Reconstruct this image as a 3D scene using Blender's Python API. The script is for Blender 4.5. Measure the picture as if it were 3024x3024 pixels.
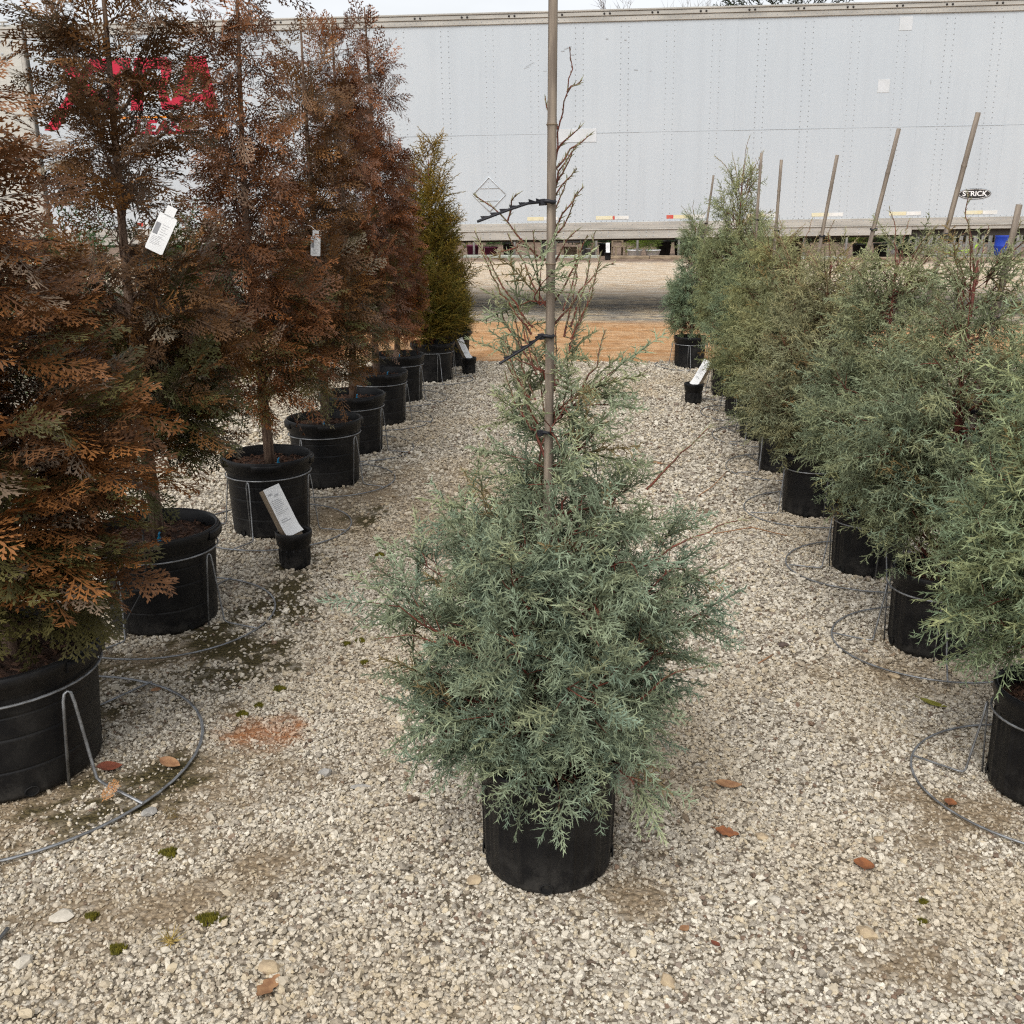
import bpy, math, random
import numpy as np
from mathutils import Vector, Matrix
R = math.radians
random.seed(7)
for o in list(bpy.data.objects):
    bpy.data.objects.remove(o, do_unlink=True)
scene = bpy.context.scene
col = scene.collection

# ------------------------------------------------------------------ camera
CAM_H = 1.58
cam_d = bpy.data.cameras.new('camera')
cam_d.sensor_width = 36.0
cam_d.lens = 36.0 * 3028 / 3024
cam_d.clip_start = 0.05
cam_d.clip_end = 600
cam = bpy.data.objects.new('camera', cam_d)
cam.location = (0, 0, CAM_H)
cam.rotation_euler = (R(90 - 16.7), 0, 0)
col.objects.link(cam)
scene.camera = cam

# ------------------------------------------------------------------ overcast sky and soft sun
SUN_EL, SUN_ROT = 52, 200
world = bpy.data.worlds.new('World')
scene.world = world
world.use_nodes = True
wn, wl = world.node_tree.nodes, world.node_tree.links
wn.clear()
w_out = wn.new('ShaderNodeOutputWorld')
w_bg = wn.new('ShaderNodeBackground')
w_sky = wn.new('ShaderNodeTexSky')
w_sky.sky_type = 'NISHITA'
w_sky.sun_disc = False
w_sky.sun_elevation = R(SUN_EL)
w_sky.sun_rotation = R(SUN_ROT)
w_sky.air_density = 1.0
w_sky.dust_density = 3.0
w_hsv = wn.new('ShaderNodeHueSaturation')
w_hsv.inputs['Saturation'].default_value = 0.16
w_tc = wn.new('ShaderNodeTexCoord')
w_map = wn.new('ShaderNodeMapping')
w_map.inputs['Scale'].default_value = (1.0, 1.0, 3.0)
w_noise = wn.new('ShaderNodeTexNoise')
w_noise.inputs['Scale'].default_value = 2.6
w_noise.inputs['Detail'].default_value = 6
w_ramp = wn.new('ShaderNodeMapRange')
w_ramp.inputs['From Min'].default_value = 0.3
w_ramp.inputs['From Max'].default_value = 0.7
w_ramp.inputs['To Min'].default_value = 0.86
w_ramp.inputs['To Max'].default_value = 1.12
w_mul = wn.new('ShaderNodeVectorMath')
w_mul.operation = 'SCALE'
wl.new(w_sky.outputs[0], w_hsv.inputs['Color'])
wl.new(w_tc.outputs['Generated'], w_map.inputs['Vector'])
wl.new(w_map.outputs[0], w_noise.inputs['Vector'])
wl.new(w_noise.outputs['Fac'], w_ramp.inputs['Value'])
wl.new(w_hsv.outputs[0], w_mul.inputs[0])
wl.new(w_ramp.outputs[0], w_mul.inputs['Scale'])
wl.new(w_mul.outputs[0], w_bg.inputs['Color'])
w_bg.inputs['Strength'].default_value = 0.14
wl.new(w_bg.outputs[0], w_out.inputs['Surface'])

sun_d = bpy.data.lights.new('sun', 'SUN')
sun_d.energy = 1.0
sun_d.angle = R(35)
sun_d.color = (1.0, 0.965, 0.91)
sun = bpy.data.objects.new('sun', sun_d)
sdir = Vector((math.sin(R(SUN_ROT)) * math.cos(R(SUN_EL)), math.cos(R(SUN_ROT)) * math.cos(R(SUN_EL)), math.sin(R(SUN_EL))))
sun.rotation_euler = (-sdir).to_track_quat('-Z', 'Y').to_euler()
sun.location = (0, 0, 20)
col.objects.link(sun)

scene.view_settings.view_transform = 'Standard'
scene.view_settings.look = 'None'
scene.view_settings.gamma = 1.0
scene.view_settings.use_curve_mapping = False
scene.view_settings.exposure = 0.62
scene.cycles.use_denoising = False
scene.cycles.filter_width = 1.2
scene.cycles.max_bounces = 4
scene.cycles.diffuse_bounces = 2

# ------------------------------------------------------------------ helpers
class Acc:
    """collects vertices / faces (any polygon size) / optional vertex colours into one mesh"""
    def __init__(self):
        self.v, self.f, self.c, self.s = [], [], [], []
        self.n = 0
    def add(self, V, F, C=None, smooth=False):
        V = np.asarray(V, dtype=np.float32).reshape(-1, 3)
        F = np.asarray(F, dtype=np.int64)
        self.v.append(V)
        self.f.append(F + self.n)
        self.s.append(np.full(len(F), smooth))
        if C is None:
            C = np.ones((len(V), 3))
        self.c.append(np.asarray(C, dtype=np.float32).reshape(-1, 3))
        self.n += len(V)
    def polys(self, V, polys, smooth=False, C=None):
        by = {}
        for p in polys:
            by.setdefault(len(p), []).append(p)
        V = np.asarray(V, dtype=np.float32).reshape(-1, 3)
        self.v.append(V)
        self.c.append(np.ones((len(V), 3), np.float32) if C is None else np.asarray(C, np.float32))
        for k in by:
            self.f.append(np.asarray(by[k], np.int64) + self.n)
            self.s.append(np.full(len(by[k]), smooth))
        self.n += len(V)
    def box(self, lo, hi):
        x0, y0, z0 = lo; x1, y1, z1 = hi
        V = [(x0,y0,z0),(x1,y0,z0),(x1,y1,z0),(x0,y1,z0),(x0,y0,z1),(x1,y0,z1),(x1,y1,z1),(x0,y1,z1)]
        self.add(V, [(0,3,2,1),(4,5,6,7),(0,1,5,4),(1,2,6,5),(2,3,7,6),(3,0,4,7)])
        return self
    def bbox(self, lo, hi, b=0.004):
        """box with chamfered long edges (all 12), 24 verts"""
        x0, y0, z0 = lo; x1, y1, z1 = hi
        V, idx = [], {}
        for ix, X in enumerate((x0, x1)):
            for iy, Y in enumerate((y0, y1)):
                for iz, Z in enumerate((z0, z1)):
                    sx, sy, sz = (1 if ix == 0 else -1), (1 if iy == 0 else -1), (1 if iz == 0 else -1)
                    for a in range(3):
                        p = [X + sx*b, Y + sy*b, Z + sz*b]
                        p[a] = (X, Y, Z)[a]
                        idx[(ix, iy, iz, a)] = len(V); V.append(p)
        F4, F3 = [], []
        for a in range(3):
            for s in (0, 1):
                o = [k for k in range(3) if k != a]
                q = []
                for (i, j) in ((0,0),(1,0),(1,1),(0,1)):
                    k = [0,0,0]; k[a] = s; k[o[0]] = i; k[o[1]] = j
                    q.append(idx[(k[0],k[1],k[2],a)])
                F4.append(q)
        for a in range(3):
            o = [k for k in range(3) if k != a]
            for i in (0,1):
                for j in (0,1):
                    k0 = [0,0,0]; k0[o[0]] = i; k0[o[1]] = j
                    k1 = list(k0); k1[a] = 1
                    F4.append([idx[(*k0,o[0])], idx[(*k0,o[1])], idx[(*k1,o[1])], idx[(*k1,o[0])]])
        for ix in (0,1):
            for iy in (0,1):
                for iz in (0,1):
                    F3.append([idx[(ix,iy,iz,0)], idx[(ix,iy,iz,1)], idx[(ix,iy,iz,2)]])
        self.polys(V, F4 + F3)
        return self
    def tube(self, pts, rad, sides=6, smooth=True, cap=True, C=None):
        P = np.asarray(pts, float); n = len(P)
        rad = np.full(n, rad) if np.isscalar(rad) else np.asarray(rad, float)
        T = np.gradient(P, axis=0) if n > 2 else np.repeat((P[1:2]-P[:1]), 2, 0)
        T = T / (np.linalg.norm(T, axis=1, keepdims=True) + 1e-9)
        h = np.array([0, 0, 1.0]) if abs(T[0][2]) < 0.9 else np.array([1.0, 0, 0])
        u = np.cross(T[0], h); u /= np.linalg.norm(u)
        V = []
        for i in range(n):
            u = u - T[i] * np.dot(u, T[i]); u /= (np.linalg.norm(u) + 1e-9)
            w = np.cross(T[i], u)
            for k in range(sides):
                a = 2*math.pi*k/sides
                V.append(P[i] + rad[i]*(math.cos(a)*u + math.sin(a)*w))
        F = []
        for i in range(n-1):
            for k in range(sides):
                a, b = i*sides+k, i*sides+(k+1) % sides
                F.append((a, b, b+sides, a+sides))
        base = self.n
        CC = None if C is None else np.repeat(np.asarray([C]), len(V), 0)
        self.add(V, F, CC, smooth)
        if cap:
            self.f.append(np.array([[base+k for k in range(sides)][::-1]])); self.s.append(np.array([False]))
            self.f.append(np.array([[base+(n-1)*sides+k for k in range(sides)]])); self.s.append(np.array([False]))
        return self
    def lathe(self, prof, seg=48, mod=None, close=False):
        V = []
        for (r, z) in prof:
            for k in range(seg):
                a = 2*math.pi*k/seg
                rr = r if mod is None else mod(r, z, a)
                V.append((rr*math.cos(a), rr*math.sin(a), z))
        F = []
        for i in range(len(prof)-1):
            for k in range(seg):
                a, b = i*seg+k, i*seg+(k+1) % seg
                F.append((a, b, b+seg, a+seg))
        self.add(V, F, None, True)
        return self
    def mesh(self, name, material, color=False):
        me = bpy.data.meshes.new(name)
        V = np.concatenate(self.v)
        lt = np.concatenate([np.full(len(f), f.shape[1]) for f in self.f])
        li = np.concatenate([f.ravel() for f in self.f])
        me.vertices.add(len(V)); me.vertices.foreach_set('co', V.ravel())
        me.loops.add(len(li)); me.loops.foreach_set('vertex_index', li.astype(np.int32))
        me.polygons.add(len(lt))
        me.polygons.foreach_set('loop_start', (np.cumsum(lt)-lt).astype(np.int32))
        try:
            me.polygons.foreach_set('loop_total', lt.astype(np.int32))
        except Exception:
            pass
        me.polygons.foreach_set('use_smooth', np.concatenate(self.s))
        if color:
            C = np.concatenate(self.c)
            at = me.color_attributes.new('Col', 'FLOAT_COLOR', 'POINT')
            at.data.foreach_set('color', np.concatenate([C, np.ones((len(C), 1), np.float32)], 1).ravel().astype(np.float32))
        me.update(calc_edges=True)
        if material is not None:
            me.materials.append(material)
        return me

def link(name, mesh, parent=None, loc=(0,0,0), rot=(0,0,0), scale=(1,1,1)):
    o = bpy.data.objects.new(name, mesh)
    col.objects.link(o)
    o.parent = parent
    o.location = loc; o.rotation_euler = rot; o.scale = scale
    return o
def thing(name, label, cat, loc=(0,0,0), rot=(0,0,0), group=None):
    o = bpy.data.objects.new(name, None); col.objects.link(o)
    o.empty_display_size = 0.1
    o.location = loc; o.rotation_euler = rot
    o['label'] = label; o['category'] = cat
    if group: o['group'] = group
    return o
def tag(o, label, cat, group=None):
    o['label'] = label; o['category'] = cat
    if group: o['group'] = group
    return o
def struct(o): o['kind'] = 'structure'; return o

# ------------------------------------------------------------------ materials
def new_mat(name):
    m = bpy.data.materials.new(name); m.use_nodes = True
    nt = m.node_tree
    return m, nt.nodes, nt.links, nt.nodes['Principled BSDF']
def mixc(n, l, fac, a, b, blend='MIX'):
    m = n.new('ShaderNodeMix'); m.data_type = 'RGBA'; m.blend_type = blend
    for s, v in ((m.inputs['Factor'], fac), (m.inputs['A'], a), (m.inputs['B'], b)):
        if hasattr(v, 'is_output'): l.new(v, s)
        elif isinstance(v, (int, float)): s.default_value = v
        else: s.default_value = (*v, 1)
    return m.outputs['Result']
def noise(n, l, scale, detail=4, coord=None, rough=0.55):
    t = n.new('ShaderNodeTexNoise'); t.inputs['Scale'].default_value = scale
    t.inputs['Detail'].default_value = detail; t.inputs['Roughness'].default_value = rough
    if coord is not None: l.new(coord, t.inputs['Vector'])
    return t
def mrange(n, l, v, a, b, c=0.0, d=1.0, smooth=True):
    t = n.new('ShaderNodeMapRange')
    if smooth: t.interpolation_type = 'SMOOTHSTEP'
    l.new(v, t.inputs['Value'])
    for k, x in zip(('From Min','From Max','To Min','To Max'), (a,b,c,d)): t.inputs[k].default_value = x
    return t.outputs[0]
def math_n(n, l, op, a, b=None):
    t = n.new('ShaderNodeMath'); t.operation = op
    for s, v in zip(t.inputs, (a, b)):
        if v is None: continue
        if hasattr(v, 'is_output'): l.new(v, s)
        else: s.default_value = v
    return t.outputs[0]
def bump(n, l, b, h, strength=0.3, dist=0.005):
    t = n.new('ShaderNodeBump'); t.inputs['Strength'].default_value = strength; t.inputs['Distance'].default_value = dist
    l.new(h, t.inputs['Height']); l.new(t.outputs[0], b.inputs['Normal'])
def plain(name, c1, c2=None, rough=0.6, scale=12, detail=4, bstr=0.15, bdist=0.003, metal=0.0, stretch=None, spec=0.3, lo=0.35, hi=0.65):
    m, n, l, b = new_mat(name)
    tc = n.new('ShaderNodeTexCoord').outputs['Object']
    if stretch:
        mp = n.new('ShaderNodeMapping'); mp.inputs['Scale'].default_value = stretch
        l.new(tc, mp.inputs['Vector']); tc = mp.outputs[0]
    t = noise(n, l, scale, detail, tc)
    if c2 is None: c2 = tuple(x*0.75 for x in c1)
    l.new(mixc(n, l, mrange(n, l, t.outputs['Fac'], lo, hi), c2, c1), b.inputs['Base Color'])
    b.inputs['Roughness'].default_value = rough; b.inputs['Metallic'].default_value = metal
    b.inputs['Specular IOR Level'].default_value = spec
    if bstr: bump(n, l, b, t.outputs['Fac'], bstr, bdist)
    return m
M = {}
M['leaf_paper'] = plain('paper', (0.80,0.80,0.79), (0.76,0.76,0.75), 0.55, 20, bstr=0)
M['print_grey'] = plain('print_grey', (0.22,0.22,0.23), (0.26,0.26,0.27), 0.6, 40, bstr=0)
M['print_pale'] = plain('print_pale', (0.45,0.45,0.46), (0.5,0.5,0.5), 0.6, 40, bstr=0)
M['board'] = plain('weathered_board', (0.30,0.235,0.165), (0.19,0.145,0.10), 0.8, 9, 5, 0.4, 0.003, stretch=(12,12,1))
M['wire'] = plain('galvanised_wire', (0.30,0.31,0.32), (0.17,0.17,0.17), 0.45, 30, bstr=0, metal=0.55)
M['wire_rust'] = plain('dull_wire', (0.16,0.15,0.14), (0.10,0.075,0.055), 0.55, 25, bstr=0, metal=0.4)
M['bamboo'] = plain('bamboo', (0.27,0.22,0.17), (0.15,0.12,0.095), 0.6, 14, 6, 0.25, 0.002, stretch=(6,6,0.6))
M['bamboo_node'] = plain('bamboo_node', (0.20,0.15,0.10), (0.12,0.09,0.06), 0.7, 40)
M['tie'] = plain('black_tie', (0.012,0.012,0.016), (0.02,0.02,0.025), 0.5, 20, bstr=0)
M['bark_thuja'] = plain('thuja_bark', (0.20,0.135,0.095), (0.085,0.052,0.036), 0.9, 22, 6, 0.7, 0.006, stretch=(5,5,0.7))
M['twig_red'] = plain('red_twig', (0.19,0.055,0.036), (0.10,0.038,0.026), 0.6, 30, bstr=0.2)
M['blue_plastic'] = plain('blue_plastic', (0.02,0.16,0.36), (0.02,0.22,0.34), 0.4, 20, bstr=0)
M['tube_black'] = plain('black_tube', (0.012,0.012,0.012), (0.022,0.021,0.02), 0.5, 20, bstr=0)
M['hole'] = plain('drain_hole_plastic', (0.006,0.006,0.006), (0.012,0.011,0.01), 0.8, 20, bstr=0)
M['mulch'] = plain('bark_mulch', (0.095,0.052,0.034), (0.035,0.02,0.014), 0.95, 60, 6, 1.0, 0.01)
M['chip'] = plain('mulch_chip', (0.15,0.08,0.05), (0.07,0.035,0.022), 0.9, 18, 3, 0.4)

def pot_mat():
    m, n, l, b = new_mat('black_nursery_plastic')
    g = n.new('ShaderNodeNewGeometry').outputs['Position']
    t = noise(n, l, 7, 6, g); t2 = noise(n, l, 140, 3, g); t3 = noise(n, l, 22, 5, g)
    sp = n.new('ShaderNodeSeparateXYZ'); l.new(g, sp.inputs[0])
    low = mrange(n, l, sp.outputs['Z'], 0.16, 0.0)
    dust = math_n(n, l, 'MULTIPLY', mrange(n, l, t.outputs['Fac'], 0.42, 0.75), 0.45)
    splash = math_n(n, l, 'MULTIPLY', low, mrange(n, l, t3.outputs['Fac'], 0.35, 0.7))
    d = math_n(n, l, 'MAXIMUM', dust, math_n(n, l, 'MULTIPLY', splash, 0.75))
    d = math_n(n, l, 'MULTIPLY', d, mrange(n, l, t2.outputs['Fac'], 0.25, 0.75, 0.5, 1.0))
    l.new(mixc(n, l, d, (0.007,0.007,0.0078), (0.05,0.045,0.038)), b.inputs['Base Color'])
    l.new(mrange(n, l, d, 0, 0.5, 0.42, 0.8), b.inputs['Roughness'])
    b.inputs['Specular IOR Level'].default_value = 0.22
    bump(n, l, b, t2.outputs['Fac'], 0.06, 0.001)
    return m
M['pot'] = pot_mat()

def foliage_mat(name, rough=0.65, spec=0.2, bright=1.0):
    m, n, l, b = new_mat(name)
    a = n.new('ShaderNodeAttribute'); a.attribute_name = 'Col'
    oi = n.new('ShaderNodeObjectInfo')
    l.new(mixc(n, l, 1.0, a.outputs['Color'], oi.outputs['Color'], 'MULTIPLY'), b.inputs['Base Color'])
    b.inputs['Roughness'].default_value = rough
    b.inputs['Specular IOR Level'].default_value = spec
    return m
M['cypress'] = foliage_mat('cypress_foliage', 0.7, 0.15)
M['thuja'] = foliage_mat('arborvitae_foliage', 0.5, 0.3)
M['shrub'] = foliage_mat('shrub_foliage', 0.6, 0.2)

# ------------------------------------------------------------------ ground, its blotches and the gravel
# blotches: x, y, rx, ry, kind
BLOT = [(-0.84,2.62,0.34,0.42,'dirt'), (-0.98,2.02,0.30,0.22,'dirt'), (-0.62,2.16,0.16,0.16,'dirt'), (-0.95,5.05,0.26,0.34,'dirt'),
        (-0.80,5.8,0.25,0.4,'dirt'), (-1.25,3.42,0.36,0.20,'dirt'), (-1.5,2.55,0.5,0.40,'dirt'), (0.30,2.06,0.07,0.06,'dirt'),
        (0.90,1.84,0.16,0.12,'dirt'), (1.16,2.42,0.2,0.22,'dirt'), (1.30,3.32,0.2,0.16,'dirt'), (0.25,3.3,0.3,0.7,'dirt'), (-0.35,5.0,0.35,0.9,'dirt'),
        (-1.10,3.62,0.16,0.18,'moss'), (-0.92,4.02,0.14,0.32,'moss'), (-1.08,3.26,0.20,0.18,'moss'), (-0.98,3.50,0.18,0.22,'moss'), (-1.02,2.62,0.13,0.15,'moss'),
        (-1.12,2.42,0.12,0.10,'moss'), (-0.74,5.15,0.10,0.14,'moss'), (-1.5,3.2,0.2,0.2,'moss'),
        (-0.77,2.88,0.13,0.10,'rust')]
def vnoise(x, y, sc, oct=3, seed=0):
    """lattice value noise, 0..1"""
    r_ = np.random.default_rng(seed).uniform(0, 1, (256, 256)); out = np.zeros_like(x); amp, tot = 1.0, 0.0
    for o in range(oct):
        u, v = x*sc+100.3+o*17.1, y*sc+100.7+o*9.7
        i, j = np.floor(u).astype(int), np.floor(v).astype(int); fu, fv = u-i, v-j
        fu, fv = fu*fu*(3-2*fu), fv*fv*(3-2*fv); i, j = i % 255, j % 255
        out += amp*((r_[i,j]*(1-fu)+r_[i+1,j]*fu)*(1-fv)+(r_[i,j+1]*(1-fu)+r_[i+1,j+1]*fu)*fv); tot += amp; amp *= 0.55; sc *= 2.03
    return out/tot
def blot_np(x, y, kind):
    """0..1 mask of the stained patches, with ragged edges"""
    d = np.full_like(x, 9.0)
    for (bx, by, rx, ry, k) in BLOT:
        if k == kind: d = np.minimum(d, np.sqrt(((x-bx)/rx)**2 + ((y-by)/ry)**2))
    if kind == 'rust': d = d-0.35
    w = (vnoise(x, y, 5.5, 4, 1)-0.5)*2.6 + (vnoise(x, y, 30, 2, 2)-0.5)*(2.2 if kind == 'moss' else 1.2)
    t = np.clip((1.3-(d+w))/(0.75 if kind == 'moss' else 1.3), 0, 1)
    return t*t*(3-2*t)
def ground_mat():
    m, n, l, b = new_mat('lot_ground')
    pos = n.new('ShaderNodeNewGeometry').outputs['Position']
    mk = n.new('ShaderNodeAttribute'); mk.attribute_name = 'Col'
    ms = n.new('ShaderNodeSeparateColor'); l.new(mk.outputs['Color'], ms.inputs[0]); masks = {'dirt': ms.outputs[0], 'moss': ms.outputs[1], 'rust': ms.outputs[2]}
    sp = n.new('ShaderNodeSeparateXYZ'); l.new(pos, sp.inputs[0])
    # gravel seen too far away to tell the chips apart
    vo = n.new('ShaderNodeTexVoronoi'); vo.inputs['Scale'].default_value = 62; l.new(pos, vo.inputs['Vector'])
    vr = n.new('ShaderNodeSeparateColor'); l.new(vo.outputs['Color'], vr.inputs[0])
    cr = n.new('ShaderNodeValToRGB'); l.new(vr.outputs[0], cr.inputs[0])
    e = cr.color_ramp.elements
    e[0].position = 0; e[0].color = (0.17,0.145,0.115,1)
    e[1].position = 1; e[1].color = (0.60,0.55,0.46,1)
    for p, c in ((0.25,(0.30,0.25,0.19,1)), (0.5,(0.43,0.38,0.30,1)), (0.8,(0.53,0.48,0.40,1))):
        x = e.new(p); x.color = c
    fines_shade = mixc(n, l, mrange(n, l, noise(n, l, 260, 3, pos).outputs['Fac'], 0.3, 0.7), (0.085,0.068,0.048), (0.19,0.155,0.11))  # fines between the chips, darkened so crevice shade is in the colour
    gap = mrange(n, l, vo.outputs['Distance'], 0.45, 0.75)
    grav = mixc(n, l, gap, cr.outputs[0], fines_shade)
    big = noise(n, l, 1.1, 5, pos, 0.6)
    grav = mixc(n, l, mrange(n, l, big.outputs['Fac'], 0.48, 0.72, 0.0, 0.55), grav, (0.36,0.28,0.18))
    dirtc = mixc(n, l, mrange(n, l, noise(n, l, 90, 4, pos).outputs['Fac'], 0.35, 0.65), (0.15,0.108,0.066), (0.31,0.235,0.15))
    mossc = mixc(n, l, mrange(n, l, noise(n, l, 120, 4, pos).outputs['Fac'], 0.35, 0.65), (0.032,0.027,0.013), (0.10,0.078,0.034))
    near = mixc(n, l, math_n(n, l, 'MULTIPLY', masks['dirt'], 0.9), grav, dirtc)
    near = mixc(n, l, masks['moss'], near, mossc)
    near = mixc(n, l, math_n(n, l, 'MULTIPLY', masks['rust'], 0.8), near, (0.33,0.13,0.05))
    # bands across the yard: orange clay, mottled grey-tan ground, pale sand, mulch at the far kerb
    mp = n.new('ShaderNodeMapping'); mp.inputs['Scale'].default_value = (0.35, 1.6, 1); l.new(pos, mp.inputs['Vector'])
    wn_ = noise(n, l, 0.9, 6, mp.outputs[0], 0.62)
    u = math_n(n, l, 'ADD', sp.outputs['Y'], math_n(n, l, 'MULTIPLY', sp.outputs['X'], 0.061))
    u = math_n(n, l, 'ADD', u, math_n(n, l, 'MULTIPLY', math_n(n, l, 'SUBTRACT', wn_.outputs['Fac'], 0.5), 1.6))
    mp2 = n.new('ShaderNodeMapping'); mp2.inputs['Scale'].default_value = (0.8, 2.0, 1); l.new(pos, mp2.inputs['Vector'])
    st = noise(n, l, 2.0, 7, mp2.outputs[0], 0.7)
    clay = mixc(n, l, mrange(n, l, st.outputs['Fac'], 0.38, 0.62), (0.40,0.205,0.085), (0.52,0.34,0.19))
    clay = mixc(n, l, mrange(n, l, noise(n, l, 7, 8, pos, 0.8).outputs['Fac'], 0.5, 0.6), clay, (0.31,0.17,0.08))
    clay = mixc(n, l, mrange(n, l, noise(n, l, 30, 3, pos).outputs['Fac'], 0.62, 0.72), clay, (0.55,0.46,0.35))
    grey_tan = mixc(n, l, mrange(n, l, st.outputs['Fac'], 0.42, 0.58), (0.20,0.19,0.17), (0.46,0.37,0.25))
    grey_tan = mixc(n, l, mrange(n, l, noise(n, l, 5, 8, pos, 0.8).outputs['Fac'], 0.5, 0.6, 0.0, 0.8), grey_tan, (0.14,0.10,0.065))
    grey_tan = mixc(n, l, mrange(n, l, noise(n, l, 3, 7, pos, 0.75).outputs['Fac'], 0.56, 0.64, 0.0, 0.8), grey_tan, (0.52,0.47,0.39))
    sand = mixc(n, l, mrange(n, l, st.outputs['Fac'], 0.40, 0.60), (0.50,0.37,0.24), (0.62,0.54,0.43))
    iso = noise(n, l, 4.0, 8, pos, 0.78)
    sand = mixc(n, l, mrange(n, l, iso.outputs['Fac'], 0.5, 0.62, 0.0, 0.7), sand, (0.40,0.32,0.23))
    sand = mixc(n, l, mrange(n, l, noise(n, l, 6, 6, mp2.outputs[0], 0.7).outputs['Fac'], 0.56, 0.66), sand, (0.52,0.52,0.50))
    mulch = mixc(n, l, mrange(n, l, noise(n, l, 3, 6, pos).outputs['Fac'], 0.35, 0.65), (0.13,0.09,0.07), (0.30,0.22,0.16))
    c = mixc(n, l, mrange(n, l, u, 10.75, 11.0), near, clay)
    c = mixc(n, l, mrange(n, l, u, 14.3, 15.0), c, grey_tan)
    c = mixc(n, l, mrange(n, l, u, 18.2, 19.4), c, sand)
    c = mixc(n, l, mrange(n, l, u, 29.5, 31.2), c, mulch)
    l.new(c, b.inputs['Base Color'])
    b.inputs['Roughness'].default_value = 0.92
    b.inputs['Specular IOR Level'].default_value = 0.12
    hh = math_n(n, l, 'SUBTRACT', math_n(n, l, 'MULTIPLY', noise(n, l, 150, 3, pos).outputs['Fac'], 0.4), vo.outputs['Distance'])
    bump(n, l, b, hh, 0.7, 0.012)
    return m
a = Acc()
xs = [-160,-60,-20,-8,-4]+list(np.arange(-2.2,1.81,0.04))+[4,8,20,60,160]; ys = [-30,-8,-2,0]+list(np.arange(1.2,6.41,0.04))+[8,10,12,16,20,30,45,80,160,320]
gx, gy = np.meshgrid(np.array(xs,float), np.array(ys,float))
gm = np.stack([blot_np(gx.ravel(),gy.ravel(),k) for k in ('dirt','moss','rust')],1)
a.add([(x,y,0) for y in ys for x in xs], [(j*len(xs)+i, j*len(xs)+i+1, (j+1)*len(xs)+i+1, (j+1)*len(xs)+i) for j in range(len(ys)-1) for i in range(len(xs)-1)], gm)
struct(link('ground', a.mesh('ground', ground_mat(), True)))

def stone_mat():
    m, n, l, b = new_mat('gravel_chips')
    pos = n.new('ShaderNodeNewGeometry').outputs['Position']
    def iattr(nm):
        q = n.new('ShaderNodeAttribute'); q.attribute_type = 'INSTANCER'; q.attribute_name = nm; return q.outputs['Fac']
    masks = {k: iattr(k) for k in ('dirt','rust','tan')}
    at = n.new('ShaderNodeAttribute'); at.attribute_type = 'INSTANCER'; at.attribute_name = 'rnd'
    cr = n.new('ShaderNodeValToRGB'); l.new(at.outputs['Fac'], cr.inputs[0])
    e = cr.color_ramp.elements
    e[0].position = 0; e[0].color = (0.06,0.047,0.04,1)
    e[1].position = 1; e[1].color = (0.70,0.655,0.56,1)
    for p, c in ((0.03,(0.15,0.09,0.065,1)), (0.07,(0.23,0.21,0.185,1)), (0.25,(0.38,0.34,0.275,1)), (0.40,(0.53,0.45,0.32,1)), (0.5,(0.46,0.42,0.35,1)), (0.8,(0.60,0.55,0.46,1))):
        x = e.new(p); x.color = c
    c = cr.outputs[0]
    c = mixc(n, l, math_n(n, l, 'MULTIPLY', masks['dirt'], 0.55), c, (0.27,0.205,0.13))
    c = mixc(n, l, math_n(n, l, 'MULTIPLY', masks['rust'], 0.6), c, (0.36,0.15,0.06))
    c = mixc(n, l, math_n(n, l, 'ADD', math_n(n, l, 'MULTIPLY', masks['tan'], 0.35), 0.14), c, (0.42,0.33,0.21))
    l.new(c, b.inputs['Base Color'])
    b.inputs['Roughness'].default_value = 0.8; b.inputs['Specular IOR Level'].default_value = 0.2
    return m
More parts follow.
